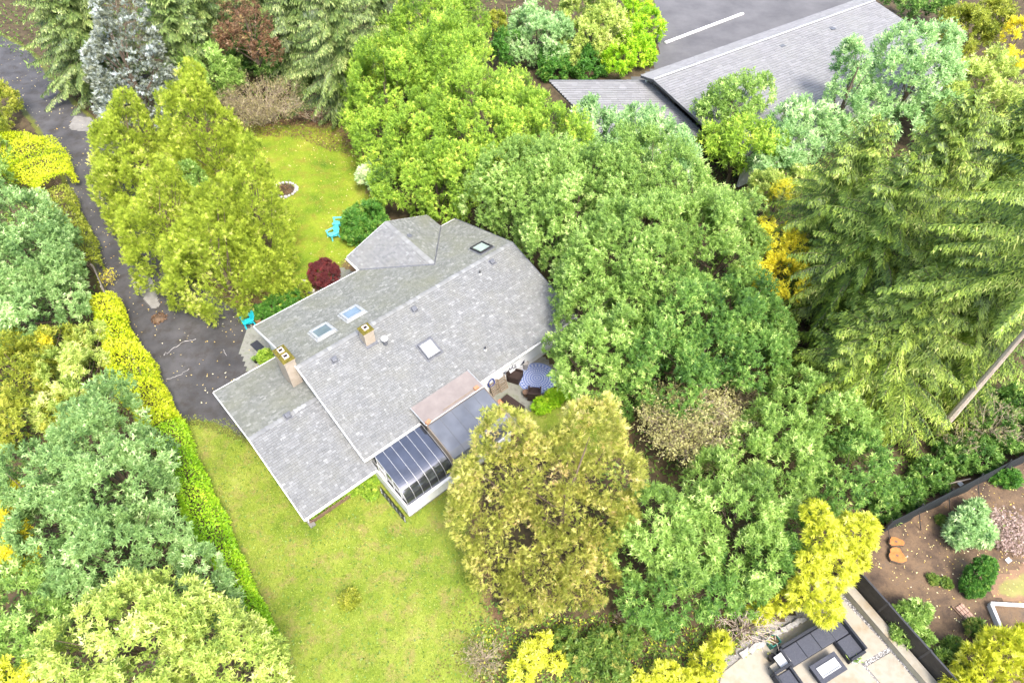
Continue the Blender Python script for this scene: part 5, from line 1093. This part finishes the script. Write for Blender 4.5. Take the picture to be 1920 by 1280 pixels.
conifer('fir_tree', 'fir', 'green fir behind the copper leaved tree at the top edge', 12.0, 4.2, top=(440, -150), **fk)
conifer('spruce_tree', 'fir', 'olive spruce with hanging sprays between the copper tree and the bright broadleaf row', 14.0, 5.0, top=(600, -100), **dict(fk, nb=230, hang=.9, tint0=.5))
conifer('spruce_tree', 'fir', 'slim olive spruce right of the big one, at the top edge', 13.0, 3.8, top=(690, -120), **dict(fk, hang=.8, tint0=.5))
conifer('fir_tree', 'fir', 'dark fir at the top left corner, beyond the bend of the drive', 13.0, 4.8, top=(20, -260), **dict(fk, nb=110))
conifer('fir_tree', 'fir', 'dark fir filling the top edge between the blue spruce and the copper leaved tree', 10.0, 4.6, top=(300, -30), **fk)
conifer('fir_tree', 'fir', 'dark fir at the top edge right of the copper leaved tree', 11.0, 4.4, top=(530, -70), **fk)
for lab, lobes in (('dark green shrub under the firs, left of the copper leaved tree', [(350, 70, 2.4, 50), (320, 30, 3, 50), (380, 20, 3, 50)]), ('dark green shrub under the copper leaved tree', [(470, 120, 1.8, 46), (520, 130, 1.6, 40), (550, 80, 2, 46), (540, 30, 2, 46)])):
    T_('understory_shrub', 'b', 'laurel_dark', lab, 'shrub', lobes, None, L=.28, spacing=.42, tint0=.42)
T_('copper_tree', 'b', 'copper', 'copper leaved tree with open branches among the firs', 'tree', [(480, 60, 6.0, 45), (500, 95, 5.0, 32), (430, 70, 5.5, 30), (450, 20, 6, 40)], None, L=.28, spacing=.85, per=5, sub=.5)
T_('broadleaf_tree', 'b', 'laurel_mid', 'small grey green tree in front of the copper leaved one', 'tree', [(400, 130, 3.6, 42), (360, 120, 3.6, 36), (430, 150, 2.6, 34)], None, L=.26)
twiggy('bare_shrub', 'wide grey brown bare shrub behind the mossy lawn', 490, 195, 92, 3.0, 'dead', 150, 6000, r=.02, Lf=.16)
twiggy('bare_shrub', 'bare twiggy shrub left of the wide one, behind the golden arborvitae', 420, 170, 50, 2.6, 'dead', 60, 900, r=.02, Lf=.16)
twiggy('bare_shrub', 'bare twiggy shrub at the foot of the olive spruce', 590, 205, 44, 2.0, 'copper', 60, 500, r=.02, Lf=.16)
twiggy('bare_shrub', 'pale bare bush wound with vines right of the ochre cedar', 1300, 795, 112, 4.2, 'paledead', 200, 9000, r=.02, Lf=.15)
twiggy('bare_shrub', 'small bare bush beside the pale vine bush, next to the evergreens', 1400, 740, 46, 2.6, 'dead', 60, 600, r=.02, Lf=.15)
# shrubs by the mossy lawn and house
T_('variegated_shrub', 'b', 'pale', 'small whitish green shrub between the mossy lawn and the broadleaf row', 'shrub', [(697, 340, .9, 30), (705, 320, 1.3, 24)], None, L=.22, spacing=.26, tint0=.75)
T_('round_shrub', 'b', 'clipped', 'rounded bright green shrub beside the rear wing roof', 'shrub', [(688, 415, 1.1, 46, .9), (668, 438, .7, 30, .8), (705, 440, .9, 34, .9)], None, L=.16, sub=.35, spacing=.19, tint0=.66)
T_('barberry_bush', 'b', 'barberry', 'rounded dark red bush at the rear eave', 'shrub', [(608, 514, .75, 33, .85)], None, L=.09, sub=.24, spacing=.10, per=7, up=.3)
T_('lawn_bush', 'b', 'hedge_olive', 'single small bush in the middle of the front lawn', 'shrub', [(655, 1122, .3, 21, .7)], None, L=.14, sub=.2, spacing=.2)
T_('bed_plant', 'b', 'laurel_bright', 'leafy green plant in the corner between garage and sunroom', 'plant', [(680, 905, .25, 20, .7), (695, 925, .2, 15, .7), (660, 918, .2, 14, .7), (700, 900, .2, 14, .7)], None, L=.15, sub=.2, spacing=.2)
T_('pot_shrub', 'b', 'laurel_bright', 'light green shrub against the white gable beside the drive', 'shrub', [(497, 668, .45, 16, .9), (503, 678, .4, 12)], None, L=.13, sub=.2, spacing=.16)
T_('patio_shrub', 'b', 'hedge_lime', 'lime shrub at the edge of the rear patio', 'shrub', [(1040, 745, .4, 20, .7), (1015, 760, .35, 18, .7), (1060, 735, .4, 18, .7)], None, L=.2, sub=.25, spacing=.26)
# neighbour garden, upper right
pk = dict(L=.30, spacing=.5, per=8, sub=.8)
for fm, lab, lobes in [
    ('pale', 'pale green tree covering the left wing of the neighbouring roof', [(1110, 225, 4.6, 40), (1140, 262, 4.2, 48), (1095, 268, 4.2, 38)]),
    ('pale', 'pale bluish tree in front of the neighbouring roof corner', [(1200, 245, 4.6, 46), (1250, 275, 4.2, 50), (1190, 270, 4.2, 52), (1260, 300, 4, 50)]),
    ('laurel_mid', 'fresh green tree against the middle of the neighbouring roof', [(1370, 190, 4.8, 52), (1410, 180, 4.6, 44), (1330, 220, 4, 40)]),
    ('laurel_bright', 'round yellow green tree below the fresh green one', [(1380, 270, 3.6, 55), (1330, 280, 3.2, 45), (1430, 290, 3.6, 52)]),
    ('pale', 'feathery pale tree right of the round yellow green one', [(1480, 230, 4.4, 44), (1490, 280, 3.8, 46), (1450, 310, 3.2, 46)]),
    ('pale', 'slim pale tree standing up in front of the neighbouring roof', [(1600, 110, 7.0, 28, 1.5), (1590, 160, 5, 42, 1.3), (1570, 210, 3.4, 46), (1540, 250, 2.6, 46), (1610, 230, 2.6, 40)]),
    ('pale', 'wide pale green tree at the right end of the neighbouring roof', [(1700, 100, 6.4, 58), (1750, 90, 6, 52), (1680, 160, 4.6, 60), (1740, 150, 5, 60), (1640, 200, 3, 46), (1670, 235, 2.4, 44), (1760, 210, 3, 50)]),
    ('limetree', 'yellowish tree right of the wide pale one', [(1820, 170, 4.4, 52), (1790, 200, 3.6, 46), (1870, 200, 4, 50), (1850, 140, 5, 40)]),
    ('hedge_olive', 'olive shrub at the top right corner', [(1800, 60, 3, 45), (1850, 40, 3, 45), (1830, 90, 2.4, 40)]),
    ('laurel_dark', 'dark green shrub at the top edge beyond the neighbouring roof', [(1720, 10, 3, 36), (1760, 0, 3, 36), (1690, -20, 3, 36)]),
    ('yellow', 'thin yellow tree at the top right edge', [(1905, 60, 4, 24), (1900, 110, 3, 22)]),
    ('limetree', 'low yellow green tree beyond the drooping hemlocks at the right edge', [(1900, 170, 3, 40), (1930, 240, 3, 50)]),
]: T_('garden_tree', 'b', fm, lab, 'tree', lobes, 'trees around the neighbouring roof', **pk)
for fm, lab, lobes in [
    ('pale', 'left of two mottled shrubs at the edge of the top lawn', [(1000, 60, 2.4, 50), (1030, 80, 2.4, 50), (980, 90, 1.8, 34)]),
    ('limetree', 'right and larger of two mottled shrubs beside the grey drive', [(1100, 40, 3, 62), (1140, 60, 2.6, 50), (1090, 85, 2, 48)]),
    ('hedge_lime', 'green shrub directly beside the grey drive', [(1190, 90, 1.6, 42), (1210, 50, 1.4, 36), (1160, 115, 1.4, 34), (1195, 15, 1.6, 30)]),
    ('clipped', 'dark green shrub between the mottled shrubs and the broadleaf row', [(950, 90, 1.8, 34), (1040, 125, .9, 36), (1100, 125, .9, 36)]),
    ('hedge_olive', 'olive shrub at the top edge left of the small lawn', [(930, 45, 1.2, 26)]),
    ('limetree', 'yellow green shrub filling the gap in front of the hemlock tip', [(1440, 360, 3.6, 42), (1500, 350, 3.6, 40)]),
]: T_('garden_shrub', 'b', fm, lab, 'shrub', lobes, 'shrubs in the neighbouring gardens', L=.28, spacing=.43, sub=.55)
T_('autumn_shrub', 'b', 'yellow', 'bright yellow autumn shrub in front of the drooping hemlocks', 'shrub', [(1450, 460, 4.2, 46), (1425, 510, 3.6, 42), (1470, 520, 3.8, 46), (1500, 470, 4.2, 36)], None, L=.2, spacing=.34, per=6)
T_('autumn_shrub', 'b', 'yellow', 'sparse yellow autumn shrub behind the bright one, by the hemlock tip', 'shrub', [(1465, 362, 4.2, 26), (1435, 420, 3.8, 18)], None, L=.22, spacing=.42, per=5)
# left side of the hedge
sk = dict(L=.20, spacing=.33, per=8, sub=.65, elong=1.2)
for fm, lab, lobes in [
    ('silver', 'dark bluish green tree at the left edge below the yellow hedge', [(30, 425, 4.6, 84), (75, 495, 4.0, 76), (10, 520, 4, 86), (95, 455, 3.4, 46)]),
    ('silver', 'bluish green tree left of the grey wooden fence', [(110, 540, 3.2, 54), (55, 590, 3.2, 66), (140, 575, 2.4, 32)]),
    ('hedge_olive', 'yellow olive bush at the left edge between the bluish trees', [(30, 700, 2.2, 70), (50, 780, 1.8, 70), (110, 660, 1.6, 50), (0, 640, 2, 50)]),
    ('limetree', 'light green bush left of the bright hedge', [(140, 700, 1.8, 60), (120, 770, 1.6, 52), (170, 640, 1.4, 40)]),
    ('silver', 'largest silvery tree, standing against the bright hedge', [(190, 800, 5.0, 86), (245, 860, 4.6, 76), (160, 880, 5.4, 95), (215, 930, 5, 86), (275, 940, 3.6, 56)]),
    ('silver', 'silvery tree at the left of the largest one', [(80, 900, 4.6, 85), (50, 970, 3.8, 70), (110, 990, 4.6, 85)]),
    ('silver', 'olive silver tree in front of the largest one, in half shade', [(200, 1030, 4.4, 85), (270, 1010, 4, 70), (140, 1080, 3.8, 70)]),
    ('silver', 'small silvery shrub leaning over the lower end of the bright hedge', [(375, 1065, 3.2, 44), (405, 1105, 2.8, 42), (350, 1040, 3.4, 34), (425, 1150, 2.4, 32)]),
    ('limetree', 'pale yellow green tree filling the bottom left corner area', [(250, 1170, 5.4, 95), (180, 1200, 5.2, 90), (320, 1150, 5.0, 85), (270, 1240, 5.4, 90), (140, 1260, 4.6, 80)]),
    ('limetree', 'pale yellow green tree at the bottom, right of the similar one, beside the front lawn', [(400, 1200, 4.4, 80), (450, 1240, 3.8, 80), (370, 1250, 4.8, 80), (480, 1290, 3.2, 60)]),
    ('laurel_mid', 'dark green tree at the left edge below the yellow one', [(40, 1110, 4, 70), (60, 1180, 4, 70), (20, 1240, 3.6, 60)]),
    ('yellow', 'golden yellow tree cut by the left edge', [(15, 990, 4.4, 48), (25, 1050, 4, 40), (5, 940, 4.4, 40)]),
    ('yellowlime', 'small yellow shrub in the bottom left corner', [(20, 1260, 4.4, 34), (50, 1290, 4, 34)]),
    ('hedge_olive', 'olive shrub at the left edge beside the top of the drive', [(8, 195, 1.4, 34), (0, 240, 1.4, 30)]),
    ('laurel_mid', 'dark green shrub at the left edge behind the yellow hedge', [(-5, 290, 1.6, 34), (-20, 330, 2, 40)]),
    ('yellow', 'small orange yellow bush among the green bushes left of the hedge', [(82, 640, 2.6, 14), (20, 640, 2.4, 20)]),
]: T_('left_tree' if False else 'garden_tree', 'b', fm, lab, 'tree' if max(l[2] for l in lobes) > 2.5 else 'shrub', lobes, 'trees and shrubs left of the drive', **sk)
def ph(pts, z=0): return [U(x, y, z) for x, y in pts]
hedge('clipped_hedge', 'hedge_yellow', 'wide bright yellow hedge along the upper drive', ph([(-60, 275), (10, 285), (70, 305), (112, 350)], .8), [4.4, 4.6, 4.4, 2.6], 1.7, dens=200, L=.15)
hedge('clipped_hedge', 'hedge_olive', 'olive clipped hedge along the drive, ending at the grey wooden fence', ph([(112, 372), (140, 430), (160, 475), (172, 505)], .8), [1.8, 1.7, 1.6, 1.3], 1.7, dens=130, L=.17)
hedge('clipped_hedge', 'hedge_yellow', 'bright yellow green hedge beside the drive below the wooden fence', ph([(200, 572), (224, 645), (256, 712), (288, 768), (312, 808)], .9), [1.4, 1.8, 2.2, 2.1, 1.7], 1.8, dens=280, L=.15)
hedge('clipped_hedge', 'hedge_lime', 'green hedge along the left side of the front lawn', ph([(318, 815), (345, 875), (373, 940), (405, 1010), (443, 1085), (470, 1140), (500, 1200)], .7), [1.7, 1.6, 1.5, 1.4, 1.2, 1.0, .8], [1.7, 1.6, 1.5, 1.3, 1.1, .9, .6], dens=360, L=.14)
twiggy('yellow_weed', 'thin yellow leaved shrub at the end of the grey wooden fence', 203, 522, 16, 1.0, 'yellow', 14, 220, r=.014)
# bottom centre and lower right
T_('autumn_shrub', 'b', 'yellowlime', 'yellow leaved shrub at the bottom edge below the ochre cedar', 'shrub', [(1000, 1230, .9, 30), (975, 1265, .9, 28), (1045, 1240, .6, 22), (1020, 1200, .6, 18)], None, L=.17, spacing=.40, per=5, sub=.35)
T_('low_shrub', 'b', 'weed', 'low mixed green shrub at the bottom edge right of the yellow one', 'shrub', [(1090, 1235, .5, 34), (1130, 1210, .6, 34), (1060, 1200, .5, 26), (1180, 1200, .5, 30), (1150, 1260, .5, 36)], None, L=.18, spacing=.28, sub=.35)
T_('low_shrub', 'b', 'yellowlime', 'bright lime shrub at the bottom edge left of the stone terrace', 'shrub', [(1250, 1265, .8, 30), (1300, 1280, .8, 30), (1205, 1285, .6, 26)], None, L=.17, spacing=.34, sub=.35)
twiggy('brown_brush', 'brown dry brush between the front lawn and the yellow leaved shrub', 905, 1235, 46, .8, 'dead', 60, 400, r=.014)
twiggy('brown_brush', 'brown dry brush under the right side of the ochre cedar', 1180, 1170, 36, .9, 'copper', 40, 120, r=.014)
for fm_, lab, lobes in [('yellowlime', 'feathery yellow tree standing at the corner of the dark fence', [(1530, 965, 4.2, 30), (1545, 1010, 3.6, 40), (1605, 1000, 3.4, 40), (1625, 985, 3.6, 24), (1520, 1060, 2.8, 34), (1565, 1070, 2.6, 42), (1510, 1110, 2.2, 36), (1545, 1140, 1.8, 34), (1595, 1050, 2.6, 34)])]:
    T_('golden_tree', 'fan', fm_, lab, 'tree', lobes, None, L=.24, spacing=.54, sub=.34, up=-.15, width=.26, elong=.9, base=(1560, 1085), spread=95)
T_('golden_shrub', 'fan', 'yellowlime', 'sparse yellow shrub trailing along the terrace edge', 'shrub', [(1465, 1125, 1.2, 26), (1425, 1145, 1.0, 24), (1350, 1205, .7, 24), (1325, 1245, .7, 32)], None, L=.22, spacing=.34, sub=.35, up=.2)
twiggy('bare_shrub', 'whitish bare branches hanging over the terrace edge', 1400, 1165, 66, 1.6, 'hedge_olive', 80, 260, mat_='palebark', r=.02)
T_('garden_shrub', 'b', 'pale', 'bright rhododendron in the bare soil of the fenced garden', 'shrub', [(1815, 985, .8, 34), (1840, 1000, .7, 28), (1795, 1005, .6, 24), (1830, 955, .6, 22)], None, L=.24, spacing=.28, sub=.35, tint0=.5)
T_('garden_shrub', 'b', 'clipped', 'small green shrub against the fence at the right edge of the garden', 'shrub', [(1890, 895, .4, 22), (1870, 890, .4, 18)], None, L=.18, spacing=.25, sub=.3)
twiggy('pink_bush', 'pinkish brown twiggy bush at the right edge of the garden', 1895, 1000, 48, .9, 'pink', 70, 1500, r=.014, Lf=.16)
T_('clipped_shrub', 'b', 'clipped', 'dense clipped upright green shrub in the fenced garden', 'shrub', [(1848, 1062, 1.05, 22, 1.1), (1836, 1080, .7, 26, 1.1), (1822, 1100, .4, 22, 1.0)], None, L=.10, sub=.2, spacing=.11, per=7)
T_('garden_shrub', 'b', 'laurel_mid', 'glossy green shrub leaning on the dark fence', 'shrub', [(1700, 1160, .8, 32), (1720, 1145, 1.0, 26), (1690, 1185, .6, 24), (1730, 1195, .4, 20)], None, L=.2, spacing=.25, sub=.3)
T_('golden_shrub', 'fan', 'yellowlime', 'large feathery yellow shrub in the bottom right corner', 'shrub', [(1880, 1225, 1.6, 48), (1840, 1250, 1.3, 46), (1900, 1270, 1.4, 50), (1810, 1290, 1.0, 40), (1930, 1210, 1.4, 36)], None, L=.26, spacing=.28, sub=.4, up=.4)
T_('garden_shrub', 'b', 'weed', 'green undergrowth shrub between the dark fence and the feathery yellow shrub', 'shrub', [(1770, 1240, .5, 26), (1790, 1215, .4, 22), (1800, 1255, .5, 26), (1830, 1180, .3, 20)], None, L=.17, spacing=.24, sub=.3)
for x, y, lab in ((1750, 1085, 'small weed clump left of the other in the middle of the bare garden soil'), (1775, 1092, 'low weed clump beside the clipped upright shrub'), (1765, 975, 'weed clump left of the bright rhododendron')):
    T_('weed_clump', 'b', 'weed', lab, 'plant', [(x, y, .12, 11, .6)], 'weeds in the garden soil', L=.15, sub=.15, spacing=.18, per=6)
# ---- ground stuff
def scatter(name, fm, poly, n, L, ratio, sd_, tilt=1.0, zoff=.0, extra=None, tint=.5):
    g = np.random.default_rng(sd_); p = np.array(poly); x0, y0 = p.min(0); x1, y1 = p.max(0); P = np.zeros((0, 2))
    while len(P) < n:
        q = np.stack([g.uniform(x0, x1, n * 2), g.uniform(y0, y1, n * 2)], 1); k = sdist(q[:, 0], q[:, 1], poly) + .3 * wob(q[:, 0], q[:, 1], sd_)
        P = np.concatenate([P, q[k > .12]])
    P = P[:n]; B = np.stack([P[:, 0], P[:, 1], np.full(n, .012 + zoff)], 1); d = rand_dirs(g, n); d[:, 2] = np.abs(d[:, 2]) * tilt; l = L * g.uniform(.5, 1.4, n)
    lf = Leafy(); lf.add(*leaves(g, B, d, l, l * ratio, tint + g.normal(0, .2, n) + .15 * wob(P[:, 0], P[:, 1]), nhint=nrm(rand_dirs(g, n) * .5 + [0, 0, 1]), droop=0.0)); return lf.build(name, FO[fm], kind='stuff')
scatter('grass', 'grass', FRONT_LAWN, 40000, .10, .35, 31, 1.2); scatter('grass', 'grass', REAR_LAWN, 26000, .10, .35, 32, 1.0); scatter('grass', 'grass', SIDE_LAWN, 5000, .1, .35, 33)
scatter('fallen_leaves', 'copper', PX([(850, 1080), (905, 1100), (950, 1190), (930, 1300), (780, 1300), (830, 1200)]), 700, .07, .6, 41, .2, .03, tint=.2); scatter('weeds', 'weed', FRONT_LAWN, 3500, .13, .5, 42, .5, .02); scatter('fallen_leaves', 'fallen', DRIVE, 520, .10, .7, 34, .1); scatter('fallen_leaves', 'fallen', REAR_LAWN, 700, .10, .7, 35, .2, .03); scatter('fallen_leaves', 'copper', PX([(440, 225), (640, 228), (690, 300), (640, 290), (560, 262), (450, 255)]), 3500, .13, .7, 36, .3, tint=.35)
scatter('fallen_leaves', 'fallen', PX([(1600, 1060), (1660, 1010), (1760, 940), (1930, 850), (1990, 1200), (1800, 1200), (1680, 1100)]), 480, .085, .6, 37, .2)
BOT = PX([(880, 1160), (1000, 1150), (1180, 1150), (1400, 1190), (1330, 1290), (1280, 1380), (900, 1380)])
scatter('undergrowth', 'weed', BOT, 7000, .16, .5, 51, .9, tint=.6); scatter('undergrowth', 'yellowlime', BOT, 1100, .13, .6, 52, .7, .12, tint=.4); scatter('fallen_leaves', 'copper', BOT, 2600, .11, .6, 53, .3, tint=.4)
WOOD = PX([(880, 1120), (1000, 1130), (1180, 760), (1060, 560), (1000, 380), (860, 300), (900, 120), (1100, 260), (1600, 300), (1990, 200), (1990, 780), (1640, 990), (1560, 1100), (1390, 1200), (1300, 1330), (930, 1330)])
scatter('undergrowth', 'weed', WOOD, 26000, .26, .5, 38, .9); 
LEFTW = PX([(-200, 250), (60, 300), (150, 450), (190, 560), (300, 830), (420, 1100), (500, 1200), (520, 1400), (-300, 1500)])
scatter('undergrowth', 'weed', LEFTW, 26000, .28, .5, 39, .9)
scatter('undergrowth', 'weed', PX([(-100, 10), (130, 185), (230, 250), (440, 240), (640, 235), (720, 330), (900, 120), (1200, 130), (1200, -120), (-200, -150)]), 22000, .32, .5, 40, .9)
